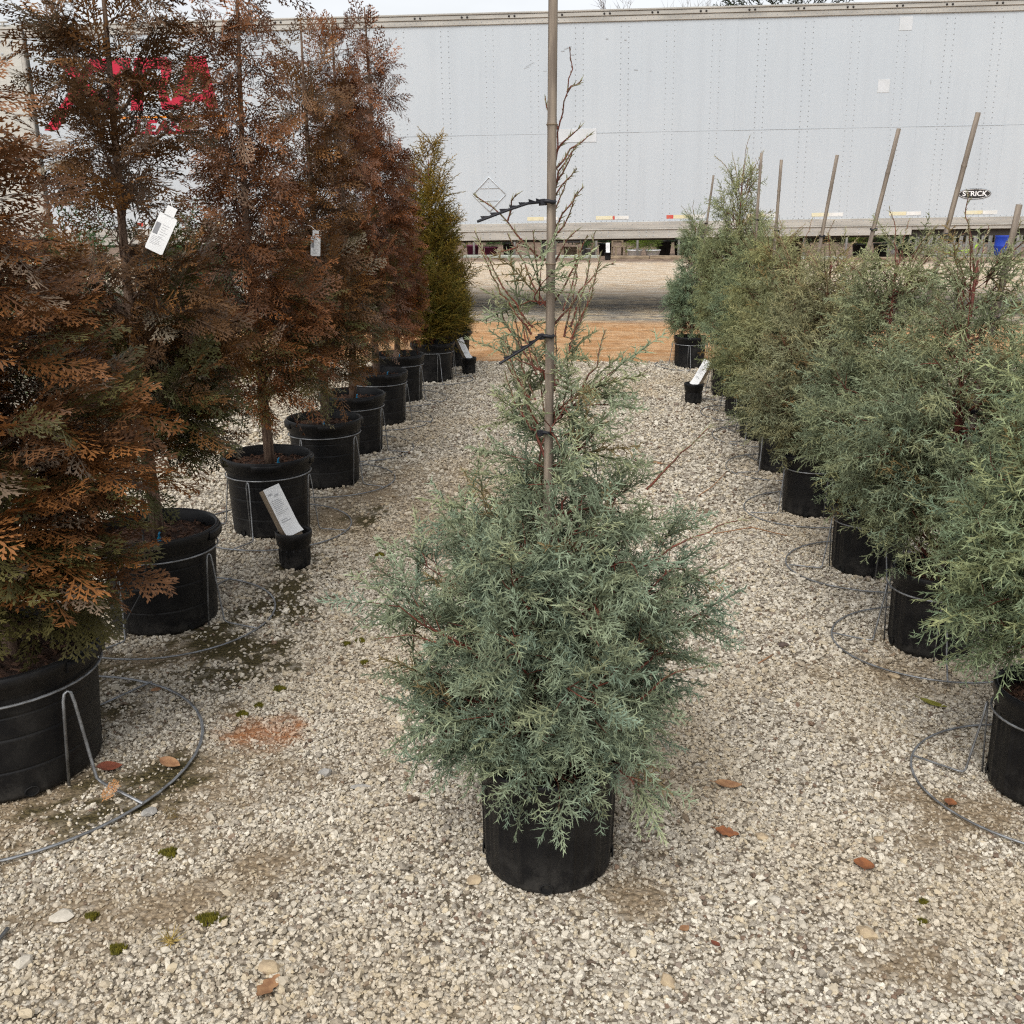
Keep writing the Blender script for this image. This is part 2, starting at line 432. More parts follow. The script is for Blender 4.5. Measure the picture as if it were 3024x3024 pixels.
def gravel_tree(material):
    ng = bpy.data.node_groups.new('scatter_chips', 'GeometryNodeTree')
    ng.interface.new_socket('Geometry', in_out='INPUT', socket_type='NodeSocketGeometry')
    ng.interface.new_socket('Geometry', in_out='OUTPUT', socket_type='NodeSocketGeometry')
    N, L = ng.nodes, ng.links
    gi, go = N.new('NodeGroupInput'), N.new('NodeGroupOutput')
    m2p = N.new('GeometryNodeMeshToPoints'); L.new(gi.outputs[0], m2p.inputs['Mesh'])
    join = N.new('GeometryNodeGeometryToInstance')
    for k in range(6):
        ico = N.new('GeometryNodeMeshIcoSphere'); ico.inputs['Radius'].default_value = 1.0; ico.inputs['Subdivisions'].default_value = 1 if k % 2 else 2
        p = N.new('GeometryNodeInputPosition')
        add = N.new('ShaderNodeVectorMath'); add.operation = 'ADD'; L.new(p.outputs[0], add.inputs[0]); add.inputs[1].default_value = (k*7.3, k*3.1, k*1.7)
        nz = N.new('ShaderNodeTexNoise'); nz.inputs['Scale'].default_value = 0.9; nz.inputs['Detail'].default_value = 1; L.new(add.outputs[0], nz.inputs['Vector'])
        sub = N.new('ShaderNodeVectorMath'); sub.operation = 'SUBTRACT'; L.new(nz.outputs['Color'], sub.inputs[0]); sub.inputs[1].default_value = (0.5,0.5,0.5)
        sc = N.new('ShaderNodeVectorMath'); sc.operation = 'SCALE'; sc.inputs['Scale'].default_value = 2.1; L.new(sub.outputs[0], sc.inputs[0])
        sp = N.new('GeometryNodeSetPosition'); L.new(ico.outputs['Mesh'], sp.inputs['Geometry']); L.new(sc.outputs[0], sp.inputs['Offset'])
        sm = N.new('GeometryNodeSetMaterial'); sm.inputs['Material'].default_value = material; L.new(sp.outputs[0], sm.inputs['Geometry'])
        ss = N.new('GeometryNodeSetShadeSmooth'); ss.inputs['Shade Smooth'].default_value = False; L.new(sm.outputs[0], ss.inputs['Geometry'])
        L.new(ss.outputs[0], join.inputs[0])
    iop = N.new('GeometryNodeInstanceOnPoints'); L.new(m2p.outputs[0], iop.inputs['Points']); L.new(join.outputs[0], iop.inputs['Instance'])
    iop.inputs['Pick Instance'].default_value = True
    def attr(nm, ty):
        q = N.new('GeometryNodeInputNamedAttribute'); q.data_type = ty; q.inputs['Name'].default_value = nm
        return q.outputs['Attribute']
    L.new(attr('variant', 'INT'), iop.inputs['Instance Index'])
    L.new(attr('rot', 'FLOAT_VECTOR'), iop.inputs['Rotation'])
    L.new(attr('scl', 'FLOAT_VECTOR'), iop.inputs['Scale'])
    L.new(iop.outputs[0], go.inputs[0])
    return ng
def scatter(name, P, rot, scl, rnd, tree, label, extra):
    me = bpy.data.meshes.new(name)
    me.vertices.add(len(P)); me.vertices.foreach_set('co', P.astype(np.float32).ravel())
    me.attributes.new('rot', 'FLOAT_VECTOR', 'POINT').data.foreach_set('vector', rot.astype(np.float32).ravel())
    me.attributes.new('scl', 'FLOAT_VECTOR', 'POINT').data.foreach_set('vector', scl.astype(np.float32).ravel())
    me.attributes.new('rnd', 'FLOAT', 'POINT').data.foreach_set('value', rnd.astype(np.float32))
    me.attributes.new('variant', 'INT', 'POINT').data.foreach_set('value', np.random.default_rng(3).integers(0, 6, len(P)).astype(np.int32))
    for k, v in extra.items(): me.attributes.new(k, 'FLOAT', 'POINT').data.foreach_set('value', v.astype(np.float32))
    me.update()
    o = link(name, me)
    o['kind'] = 'stuff'; o['label'] = label; o['category'] = 'gravel'
    md = o.modifiers.new('scatter', 'NODES'); md.node_group = tree
    return o
g = np.random.default_rng(11)
parts = []
for (y0, y1, x0, x1, dens, rm) in ((1.15, 3.2, -2.2, 2.2, 17500, 0.0040), (3.2, 5.2, -2.6, 2.6, 9500, 0.0050), (5.2, 10.75, -3.2, 2.9, 3000, 0.0070)):
    n_ = int(dens*(x1-x0)*(y1-y0))
    x = g.uniform(x0, x1, n_); y = g.uniform(y0, y1, n_)
    keep = (np.abs(x) < 0.56*y + 0.55) & (y + 0.061*x < 10.8)
    x, y = x[keep], y[keep]; n_ = len(x)
    nzv = vnoise(x, y, 14, 3, 5)
    dm, mm = blot_np(x, y, 'dirt'), blot_np(x, y, 'moss')
    pk = (1 - 0.62*dm) * (1 - 0.80*mm) * np.clip(0.45+1.0*nzv, 0.5, 1)
    keep = g.uniform(0, 1, n_) < pk
    x, y, dm, mm = x[keep], y[keep], dm[keep], mm[keep]; n_ = len(x)
    r = rm * np.exp(g.normal(0, 0.33, n_)) * (1-0.25*dm)
    big = g.uniform(0, 1, n_) < 0.006
    r[big] *= 1.9
    s = np.stack([r*g.uniform(0.8,1.35,n_), r*g.uniform(0.7,1.05,n_), r*g.uniform(0.5,0.85,n_)], 1)
    rot = np.stack([g.normal(0,0.4,n_), g.normal(0,0.4,n_), g.uniform(0,6.28,n_)], 1)
    z = r*g.uniform(0.05, 0.9, n_)
    tn_ = np.clip((vnoise(x, y, 1.6, 3, 9)-0.48)/0.2, 0, 1)
    parts.append((np.stack([x,y,z],1), rot, s, g.uniform(0,1,n_), dm, blot_np(x, y, 'rust'), tn_))
P_, r_, s_, c_, d_, u_, t_ = [np.concatenate([p[i] for p in parts]) for i in range(7)]
scatter('gravel', P_, r_, s_, c_, gravel_tree(stone_mat()), 'pale crushed stone gravel covering the lot between the tree rows', {'dirt': d_, 'rust': u_, 'tan': t_})

# ------------------------------------------------------------------ foliage builders
def unit(v):
    v = np.asarray(v, float); return v/(np.linalg.norm(v, axis=-1, keepdims=True)+1e-9)
def cones(p0, p1, r):
    """three-sided tapering twiglets: n,4 verts and n,3 triangles"""
    p0, p1, r = np.asarray(p0,float), np.asarray(p1,float), np.asarray(r,float)
    d = unit(p1-p0)
    h = np.where(np.abs(d[:,2:3])<0.9, [[0,0,1.0]], [[1.0,0,0]])
    u = unit(np.cross(d,h)); w = np.cross(d,u)
    V = np.zeros((len(p0),4,3))
    for k in range(3):
        a = 2*math.pi*k/3
        V[:,k] = p0 + r[:,None]*(math.cos(a)*u+math.sin(a)*w)
    V[:,3] = p1
    b = np.arange(len(p0))[:,None,None]*4
    F = b + np.array([[0,1,3],[1,2,3],[2,0,3]])[None]
    return V.reshape(-1,3), F.reshape(-1,3)
def proto_cypress(rng, L=0.13, fat=1.0, detail=1.0, width=0.045):
    p0, p1, r, t_ = [], [], [], []
    k1, k2 = rng.uniform(-0.25,0.05), rng.uniform(-0.2,0.2)
    def ax(t): return np.array([L*t, k2*L*t*t + 0.003*math.sin(t*9), k1*L*t*t])
    ns = 5
    for i in range(ns):
        a, b = ax(i/ns), ax(min((i+1.35)/ns, 1.03))
        p0.append(a); p1.append(b); r.append(0.0021*fat*(1.05-0.6*i/ns)); t_.append((i/ns*0.6, i/ns*0.7))
    m = int(16*detail)
    for i in range(m):
        t = 0.06 + 0.92*i/m + rng.uniform(-.015,.015)
        a = ax(t); T = unit(ax(t+0.02)-a)
        az = (0 if i % 2 else math.pi) + rng.normal(0,0.8)
        side = np.array([0, math.cos(az), math.sin(az)])
        d = unit(T*rng.uniform(0.45,0.95) + side)
        ln = (width*(1-t)**0.75 + 0.011)*rng.uniform(0.65,1.2)
        e = a + d*ln + np.array([0,0,-0.12*ln])
        p0.append(a); p1.append(e); r.append(0.0019*fat); t_.append((0.35+0.3*t, 0.75+0.25*t))
        q = max(1, int(ln/0.0098*detail))
        pn = unit(np.cross(T, d) + rng.normal(0,0.35,3))
        for j in range(q):
            tt = 0.18+0.76*j/q
            s0 = a+(e-a)*tt
            sd = np.cross(pn, d)*(1 if j % 2 else -1)
            dd = unit(d*rng.uniform(0.55,0.95)+sd*rng.uniform(0.7,1.1)+rng.normal(0,0.25,3))
            p0.append(s0); p1.append(s0+dd*rng.uniform(0.009,0.018)*(1.25-0.6*tt)); r.append(0.0017*fat); t_.append((0.45+0.3*t, 0.85+0.15*t))
    V, F = cones(p0, p1, r)
    tip = np.repeat(np.array([[q[0],q[0],q[0],q[1]] for q in t_]).reshape(-1), 1)
    return V.astype(np.float32), F, tip.astype(np.float32)
def proto_thuja(rng, L=0.19, w=0.006, detail=1.0):
    V, F, tp = [], [], []
    droop, curl = rng.uniform(-0.35,-0.1), rng.uniform(-0.3,0.3)
    def ax(t): return np.array([L*t, curl*L*t*t*0.6, droop*L*t*t])
    def kite(a, b, nrm, ww, ta, tb):
        d = unit(b-a); s = unit(np.cross(nrm, d))
        mid = a+(b-a)*0.55
        i = len(V)
        V.extend([a, mid+s*ww*0.5, b, mid-s*ww*0.5]); F.append((i,i+1,i+2,i+3)); tp.extend([ta,(ta+tb)/2,tb,(ta+tb)/2])
    nz = np.array([0,0,1.0])
    for i in range(6):
        kite(ax(i/6), ax(min((i+1.25)/6,1.04)), nz, w*1.15, 0.1+0.5*i/6, 0.2+0.5*i/6)
    m = int(15*detail)
    for i in range(m):
        t = 0.1+0.88*i/m
        a = ax(t); T = unit(ax(t+0.02)-a); s = 1 if i % 2 else -1
        d = unit(T*rng.uniform(0.75,1.0)+np.array([0,s,0])*0.95+np.array([0,0,rng.normal(-0.05,0.12)]))
        ln = (0.078*(1-t)**0.7+0.018)*rng.uniform(0.75,1.12)*(1 if t > 0.22 else 0.75)
        e = a+d*ln+np.array([0,0,-0.14*ln])
        nrm = unit(nz+rng.normal(0,0.22,3))
        kite(a, a+(e-a)*0.62, nrm, w, 0.3, 0.6); kite(a+(e-a)*0.5, e, nrm, w*0.95, 0.55, 0.9)
        q = max(2, int(ln/0.0088*detail))
        for j in range(q):
            tt = 0.16+0.78*j/q
            b0 = a+(e-a)*tt; ss = 1 if j % 2 else -1
            sd = np.cross(nrm, d)*ss
            dd = unit(d*0.95+sd*rng.uniform(0.55,0.85)+nrm*rng.normal(-0.05,0.12))
            kite(b0, b0+dd*rng.uniform(0.012,0.022)*(1.2-0.55*tt), nrm, w*0.92, 0.45, 1.0)
    return np.array(V,np.float32), np.array(F), np.array(tp,np.float32)
def place(acc, protos, var, X, Zn, T, scale, base, tipc):
    """many sprays: X axis dirs, Zn plane normals, T positions, per-spray base and tip colours"""
    X = unit(X); Y = unit(np.cross(Zn, X)); Z = np.cross(X, Y)
    Mx = np.stack([X,Y,Z], 2)*np.asarray(scale)[:,None,None]
    for k, (V,F,tp) in enumerate(protos):
        s = np.where(var == k)[0]
        if not len(s): continue
        W = np.einsum('sij,vj->svi', Mx[s], V) + T[s][:,None,:]
        C = base[s][:,None,:]*(1-tp)[None,:,None] + tipc[s][:,None,:]*tp[None,:,None]
        FF = (np.arange(len(s))*len(V))[:,None,None] + F[None]
        acc.add(W.reshape(-1,3), FF.reshape(-1,F.shape[1]), C.reshape(-1,3))
def bez(p0,p1,p2,n):
    t = np.linspace(0,1,n)[:,None]
    return (1-t)**2*p0+2*t*(1-t)*p1+t*t*p2
def crown(rng, prof, protos, nb, nsec, nspr, elev, zmin, sec_len, palette, droop=0.15, axis=None, rlo=0.5, rhi=1.06, rise=0.3, sscale=(0.8,1.2), br=0.006, flat=0.0, wpow=1.0, tmin=0.22, thin_top=None, spread=0.9):
    zs = np.array([p[0] for p in prof]); rs = np.array([p[1] for p in prof])
    R_ = lambda z: np.interp(z, zs, rs)
    grid = np.linspace(zs[0], zs[-1], 200); w = R_(grid)**wpow + 0.02
    if thin_top is not None: w = w*np.interp(grid, [p[0] for p in thin_top], [p[1] for p in thin_top])
    w /= w.sum()
    axf = axis or (lambda z: np.zeros(2))
    limb = Acc(); X, Zn, T, S = [], [], [], []
    for i in range(nb):
        zt = rng.choice(grid, p=w); az = i*2.39996+rng.normal(0,0.35)
        rt = R_(zt)*rng.uniform(rlo,rhi)
        out = np.array([math.cos(az),math.sin(az),0])
        za = max(zmin+rng.uniform(0,0.05), zt-rt*math.tan(R(rng.uniform(*elev))))
        za = min(za, zs[-1]-0.03)
        c0 = np.array([*axf(za),za]); c2 = np.array([*axf(zt),zt])+out*rt
        c1 = c0*(1-spread*0.55)+c2*spread*0.55; c1[2] = za+(zt-za)*rise
        n = 8
        P = bez(c0,c1,c2,n)+rng.normal(0,0.006,(n,3)); P[0] = c0
        ln = np.linalg.norm(c2-c0)
        limb.tube(P, np.linspace(br*min(1,ln*2.2+0.25), 0.0011, n), 4, True, False)
        ms = max(3, int(nsec*ln/0.4+rng.uniform(0,1.5)))
        for j in range(ms):
            t = tmin+(1-tmin)*((j+rng.uniform(0,1))/ms)
            f = t*(n-1); i0 = min(int(f),n-2); p = P[i0]+(P[i0+1]-P[i0])*(f-i0); tg = unit(P[i0+1]-P[i0])
            lat = rng.normal(0,1,3); lat -= tg*np.dot(lat,tg); lat = unit(lat)
            if flat: lat = unit(lat*np.array([1,1,1-flat]))
            sd = unit(tg*0.75+lat*0.8+out*0.15+np.array([0,0,0.1-droop*0.5]))
            sl = rng.uniform(*sec_len)*(1.1-0.55*t)
            q = p+sd*sl+np.array([0,0,-droop*sl*0.35])
            mid = (p+q)/2+rng.normal(0,0.004,3)
            limb.tube([p,mid,q], [0.0018,0.0014,0.0008], 3, True, False)
            for k in range(nspr):
                tt = 1.0 if k == 0 else rng.uniform(0.15,0.9)
                pp = p+(q-p)*tt
                d = unit(sd+rng.normal(0,0.5 if k else 0.15,3)+np.array([0,0,-droop]))
                X.append(d); T.append(pp); S.append(rng.uniform(*sscale))
                up = unit(np.array([0,0,1.0])+out*0.5+rng.normal(0,0.45,3))
                Zn.append(up)
        X.append(unit(P[-1]-P[-2])); T.append(P[-1]); S.append(sscale[1]); Zn.append(unit(np.array([0,0,1.0])+rng.normal(0,0.3,3)))
    X, Zn, T, S = map(np.array, (X,Zn,T,S))
    fol = Acc()
    var = rng.integers(0,len(protos),len(X))
    base, tipc = palette(rng, T, len(X))
    place(fol, protos, var, X, Zn, T, S, base, tipc)
    return limb, fol
def twig(limb, fol, rng, pts, r=0.0022, spacing=0.007, ln=(0.006,0.016), colr=((0.10,0.13,0.075),(0.24,0.26,0.16)), limbc=True):
    """a thin bare shoot with short stubby scale-leaf twiglets"""
    P = np.asarray(pts,float)
    dd = np.concatenate([[0],np.cumsum(np.linalg.norm(np.diff(P,axis=0),axis=1))])
    N = max(4,int(dd[-1]/0.02)); q = np.stack([np.interp(np.linspace(0,dd[-1],N),dd,P[:,k]) for k in range(3)],1)
    q[1:-1] += rng.normal(0,0.0016,(N-2,3))
    limb.tube(q, np.linspace(r,0.0009,N), 4, True, False)
    m = int(dd[-1]/spacing); p0, p1 = [], []
    for j in range(m):
        t = (j+rng.uniform(0,1))/m*(N-1); i0 = min(int(t),N-2); p = q[i0]+(q[i0+1]-q[i0])*(t-i0); tg = unit(q[i0+1]-q[i0])
        lat = unit(np.cross(tg, rng.normal(0,1,3)))
        p0.append(p); p1.append(p+unit(tg*1.1+lat*rng.uniform(0.5,1))*rng.uniform(*ln))
    if m:
        V,F = cones(p0,p1,np.full(m,0.0019))
        c = np.asarray(colr[0])+(np.asarray(colr[1])-np.asarray(colr[0]))*rng.uniform(0,1,(m,1))
        fol.add(V,F,np.repeat(c,4,0))
# ------------------------------------------------------------------ pots, stands, stakes
def pot_mesh(name, H, rt, rb, ribs=0, rings=()):
    prof = [(rb-0.03,0.004),(rb-0.012,0.0),(rb,0.012)]
    zz = np.linspace(0.02,H-0.075,22)
    lin = lambda z: rb+(rt-0.012-rb)*z/H
    for z in zz: prof.append((lin(z),z))
    for rg in rings:
        prof += [(lin(rg-0.003),rg-0.003),(lin(rg)-0.0025,rg),(lin(rg+0.003),rg+0.003)]
    prof = prof[:3]+sorted(prof[3:], key=lambda p:p[1])
    prof += [(lin(H-0.07),H-0.07),(rt-0.004,H-0.060),(rt-0.003,H-0.034),(rt+0.001,H-0.030),(rt+0.002,H-0.006),(rt-0.002,H),(rt-0.008,H-0.001),(rt-0.012,H-0.008),(rt-0.014,H-0.06),(rt-0.02,H-0.09)]
    def mod(r, z, a):
        if ribs and 0.025 < z < H-0.08:
            s = math.cos(a*ribs)
            return r+(0.0042 if s > 0.86 else (0.0 if s > -0.8 else -0.0015))
        return r
    A = Acc().lathe(prof, ribs*16 if ribs else 64, mod)
    b0 = [(rb-0.03)*math.cos(2*math.pi*k/24) for k in range(24)], [(rb-0.03)*math.sin(2*math.pi*k/24) for k in range(24)]
    A.polys([(b0[0][k],b0[1][k],0.004) for k in range(24)], [list(range(24))[::-1]])
    return A.mesh(name, M['pot'])
def soil_mesh(name, r, z, seed, chips=160):
    rng = np.random.default_rng(seed); A = Acc()
    V = [(0,0,z+0.012)]; F = []
    nr, ns = 7, 28
    for i in range(1,nr+1):
        for k in range(ns):
            a = 2*math.pi*k/ns
            V.append((r*i/nr*math.cos(a), r*i/nr*math.sin(a), z+rng.normal(0.004,0.005)+(0.008*(1-i/nr))))
    for k in range(ns): F.append((0,1+k,1+(k+1)%ns))
    for i in range(nr-1):
        for k in range(ns):
            a,b = 1+i*ns+k, 1+i*ns+(k+1)%ns
            F.append((a,a+ns,b+ns,b))
    A.polys(V,F,True)
    A2 = Acc()
    for i in range(chips):
        a = rng.uniform(0,6.28); rr = r*math.sqrt(rng.uniform(0,1))*0.96
        l_,w_,h_ = rng.uniform(0.01,0.03), rng.uniform(0.003,0.009), rng.uniform(0.002,0.004)
        mat_ = Matrix.Translation((rr*math.cos(a),rr*math.sin(a),z+rng.uniform(0.008,0.016))) @ Matrix.Rotation(rng.uniform(0,6.28),4,'Z') @ Matrix.Rotation(rng.normal(0,0.4),4,'Y') @ Matrix.Rotation(rng.normal(0,0.4),4,'X')
        vs = [mat_ @ Vector((x*l_/2,y*w_/2,q*h_/2)) for x in (-1,1) for y in (-1,1) for q in (-1,1)]
        A2.add([tuple(v) for v in vs],[(0,1,3,2),(4,6,7,5),(0,4,5,1),(2,3,7,6),(0,2,6,4),(1,5,7,3)])
    me2 = A2.mesh(name+'_chips', M['chip']) if chips else None
    return A.mesh(name, M['mulch']), me2
def handle_mesh(rt, H, wdeg=38):
    A = Acc(); n = 12; V = []
    for i in range(n+1):
        t = i/n; a = R(-wdeg/2+wdeg*t); q = min(1,min(t,1-t)*7)
        for (dr,z) in ((-0.003,H-0.045),(0.004+0.006*q,H-0.041),(0.005+0.006*q,H-0.017),(0.003+0.004*q,H-0.010),(-0.003,H-0.008)):
            V.append(((rt+dr)*math.cos(a),(rt+dr)*math.sin(a),z))
    F = [(i*5+k,(i+1)*5+k,(i+1)*5+k+1,i*5+k+1) for i in range(n) for k in range(4)]
    A.add(V,F,None,True); A.polys([V[k] for k in range(5)],[[0,1,2,3,4]]); A.polys([V[n*5+k] for k in range(5)],[[4,3,2,1,0]])
    return A.mesh('handle', M['pot'])
def hole_mesh():
    A = Acc(); n = 14
    ring = [(0.0,0.012*math.cos(2*math.pi*k/n),0.012*math.sin(2*math.pi*k/n)) for k in range(n)]
    A.polys(ring,[list(range(n))])
    A.tube([(0.0015,0.0135*math.cos(2*math.pi*k/n),0.0135*math.sin(2*math.pi*k/n)) for k in range(n+1)],0.002,5,True,False)
    return A.mesh('drain_hole', M['hole'])
HOLE = hole_mesh()
POT = {'big': dict(H=0.39,rt=0.218,rb=0.188), 'rib': dict(H=0.31,rt=0.163,rb=0.145), 'lip': dict(H=0.335,rt=0.168,rb=0.142), 'gold': dict(H=0.36,rt=0.205,rb=0.172)}
POT['big']['me'] = pot_mesh('pot_big',0.39,0.218,0.188,0,(0.10,0.20,0.265))
POT['gold']['me'] = pot_mesh('pot_gold',0.36,0.205,0.172,0,(0.10,0.19))
POT['rib']['me'] = pot_mesh('pot_ribbed',0.31,0.163,0.145,16)
POT['lip']['me'] = pot_mesh('pot_lipped',0.335,0.168,0.142,0)
for k_, p_ in POT.items():
    p_['soil'] = soil_mesh('soil_'+k_, p_['rt']-0.012, p_['H']-0.06, 5, 260 if k_ == 'big' else 90)
    p_['handle'] = handle_mesh(p_['rt'],p_['H'])
def add_pot(root, kind, turn=0.0, handles=True, ps=1.0):
    p = POT[kind]
    o = link('pot', p['me'], root, rot=(0,0,turn), scale=(ps,ps,1))
    for k in range(4):
        a = R(45+90*k)
        link('drain_hole', HOLE, o, loc=((p['rb']+0.0035)*math.cos(a),(p['rb']+0.0035)*math.sin(a),0.026), rot=(0,0,a))
    if handles:
        for k in range(4): link('handle', p['handle'], o, rot=(0,0,R(90*k)))
    s = link('soil', p['soil'][0], root, rot=(0,0,turn*3), scale=(ps,ps,1))
    if p['soil'][1]: 
        c = link('bark_chips', p['soil'][1], s); c['kind'] = 'stuff'
    return p
def stand_meshes(rp, rb, zr, rg, wr=0.0037):
    ring = Acc().tube([((rp+wr+0.001)*math.cos(2*math.pi*k/40),(rp+wr+0.001)*math.sin(2*math.pi*k/40),zr+0.003*math.sin(2*math.pi*k/40)) for k in range(41)],wr,6,True,False).mesh('pot_ring',M['wire'])
    g_ = Acc().tube([((rg+0.006*math.sin(3*a))*math.cos(a),(rg+0.006*math.sin(3*a))*math.sin(a),0.013+0.004*math.sin(2*a+1)) for a in [2*math.pi*k/48 for k in range(49)]],wr,6,True,False).mesh('ground_ring',M['wire'])
    x = rp+wr*3
    leg = Acc().tube([(rb+0.014,-0.012,0.006),(x+0.001,-0.010,zr-0.03),(x+0.002,-0.006,zr-0.008),(x+0.004,0.0,zr-0.002),(x+0.006,0.006,zr-0.008),(x+0.009,0.010,zr-0.04),(rb+0.058,0.022,0.022),(rb+0.064,0.024,0.014),(rb+0.078,0.022,0.012),(rg+0.004,0.0,0.020)],wr*0.92,6,True,True).mesh('leg',M['wire'])
    return ring, g_, leg
STAND = {'big': stand_meshes(0.205,0.188,0.30,0.40), 'gold': stand_meshes(0.192,0.172,0.27,0.38), 'rib': stand_meshes(0.158,0.145,0.235,0.345,0.0034), 'lip': stand_meshes(0.157,0.142,0.25,0.345,0.0034)}
def stand(kind, x, y, turn, label, ps=1.0):
    t = thing('wire_pot_stand', label, 'pot stand', (x,y,0), (0,0,turn), 'galvanised wire stands around the pots')
    r_,g_,l_ = STAND[kind]; t.scale = (ps,ps,1)
    link('pot_ring', r_, t); link('ground_ring', g_, t)
    for k in range(4): link('leg', l_, t, rot=(0,0,R(90*k)))
    return t
def bamboo_mesh(name, L, r, nodes, top=True):
    zs_ = sorted(set([0,L]+[z+d for z in nodes for d in (-0.012,-0.004,0,0.004,0.014)]+list(np.linspace(0,L,14))))
    P, rr = [], []
    for z in zs_:
        near = min([abs(z-q) for q in nodes]) if nodes else 1
        P.append((0.004*math.sin(z*2.1),0.003*math.cos(z*1.7),z)); rr.append(r*(1.16 if near < 0.002 else (1.06 if near < 0.006 else 1.0))*(1-0.10*z/L))
    return Acc().tube(P,rr,12,True,True).mesh(name,M['bamboo'])
def node_ring(r):
    return Acc().tube([(r*math.cos(2*math.pi*k/16),r*math.sin(2*math.pi*k/16),0) for k in range(17)],0.0013,5,True,False).mesh('node_ring',M['bamboo_node'])
def strap_mesh(pts, w=0.006, barbs=True):
    """arrow-lock tie ribbon: a flat band with saw-tooth barbs along its upper edge"""
    A = Acc(); P = np.asarray(pts,float); dd = np.concatenate([[0],np.cumsum(np.linalg.norm(np.diff(P,axis=0),axis=1))])
    N = max(4,int(dd[-1]/0.004)); q = np.stack([np.interp(np.linspace(0,dd[-1],N),dd,P[:,k]) for k in range(3)],1)
    A.tube(q, w*0.42, 5, True, True)
    if barbs:
        for i in range(2,N-2,5):
            t = unit(q[i+1]-q[i]); up = unit(np.array([0,0,1.0])-t*t[2])
            V,F = [], []
            a0 = q[i]+up*w*0.3; 
            for s in (-1,1):
                n_ = np.cross(t,up)*0.0011*s
                V += [a0-t*0.008+n_, a0+t*0.010+n_, a0+t*0.011+up*w*0.85+n_]
            A.polys(V,[(0,1,2),(5,4,3),(0,3,4,1),(1,4,5,2),(2,5,3,0)])
    return A.mesh('tie',M['tie'])
def wrap_mesh(r):
    A = Acc().tube([(r*math.cos(2*math.pi*k/14),r*math.sin(2*math.pi*k/14),0.002*math.sin(k)) for k in range(15)],0.0042,5,True,False)
    A.bbox((r-0.004,-0.007,-0.006),(r+0.008,0.007,0.007),0.0015)
    return A.mesh('tie',M['tie'])
DRIP = Acc().tube([(0,0,-0.03),(0,0,0.05),(0.004,0,0.058)],0.004,6).box((-0.006,-0.006,0.02),(0.006,0.006,0.036)).mesh('drip_stake',M['blue_plastic'])

# ------------------------------------------------------------------ the blue-green cypresses
rng = np.random.default_rng(21)
CY_HI = [proto_cypress(rng, rng.uniform(0.09,0.13), 1.08, 0.9, 0.046) for _ in range(5)]
CY_LO = [proto_cypress(rng, rng.uniform(0.12,0.16), 1.12, 0.85, 0.058) for _ in range(4)]
CY_FAR = [proto_cypress(rng, rng.uniform(0.14,0.17), 1.6, 0.55, 0.06) for _ in range(3)]
def pal_cypress(rng, T, n):
    k = rng.beta(1.3,2.0,n)[:,None]
    hi = np.clip((T[:,2:3]-0.75)/0.7,0,1)
    k = np.clip(k*0.75+hi*0.5,0,1)
    blue, yel = np.array([0.165,0.225,0.165]), np.array([0.29,0.30,0.16])
    tipc = (blue*(1-k)+yel*k)*1.28
    tipc = tipc*rng.uniform(0.8,1.22,(n,1))
    base = np.array([0.05,0.054,0.028])*rng.uniform(0.7,1.2,(n,1))  # bases darkened to paint the crown's inner shade; tips paled towards highlights
    br = rng.uniform(0,1,n) < 0.03
    tipc[br] = np.array([0.26,0.19,0.09])
    return base, tipc
def pal_right(rng, T, n):
    b_, t_ = pal_cypress(rng, T, n)
    k = np.clip(0.25+0.9*np.sin(T[:,0]*6+T[:,1]*5+T[:,2]*4)*0.5+rng.uniform(-0.2,0.4,n),0,1)[:,None]
    return b_*np.array([1.1,1.0,0.85]), t_*(1-k)+(t_*np.array([1.10,1.0,0.85])*1.04)*k
CX, CY_ = 0.09, 2.23
prof_c = [(0.31,0.18),(0.36,0.24),(0.46,0.285),(0.60,0.325),(0.74,0.315),(0.90,0.25),(1.05,0.18),(1.16,0.135),(1.26,0.105),(1.38,0.085),(1.48,0.06),(1.56,0.04)]
limb, fol = crown(np.random.default_rng(5), prof_c, CY_HI, 132, 8.5, 3, (28,55), 0.30, (0.06,0.15), pal_cypress, droop=0.12, br=0.0075, rise=0.35, rlo=0.32, rhi=1.2, sscale=(0.7,1.15), thin_top=[(0.26,1.25),(0.9,1.0),(1.05,0.75),(1.2,0.42),(1.4,0.3),(1.6,0.2)], wpow=1.15)
rr = np.random.default_rng(31)
def xz(pts, y0, y1): return [(x-CX, y0+(y1-y0)*i/max(1,len(pts)-1), z) for i,(x,z) in enumerate(pts)]
GRN = ((0.19,0.19,0.10),(0.34,0.32,0.21))
twig(limb,fol,rr,xz([(0.082,1.08),(0.082,1.303),(0.084,1.515),(0.089,1.623),(0.096,1.734),(0.111,1.791),(0.121,1.842),(0.115,1.882)],0.03,0.0),0.0045,0.012,(0.005,0.010),((0.12,0.07,0.05),(0.2,0.15,0.1)))
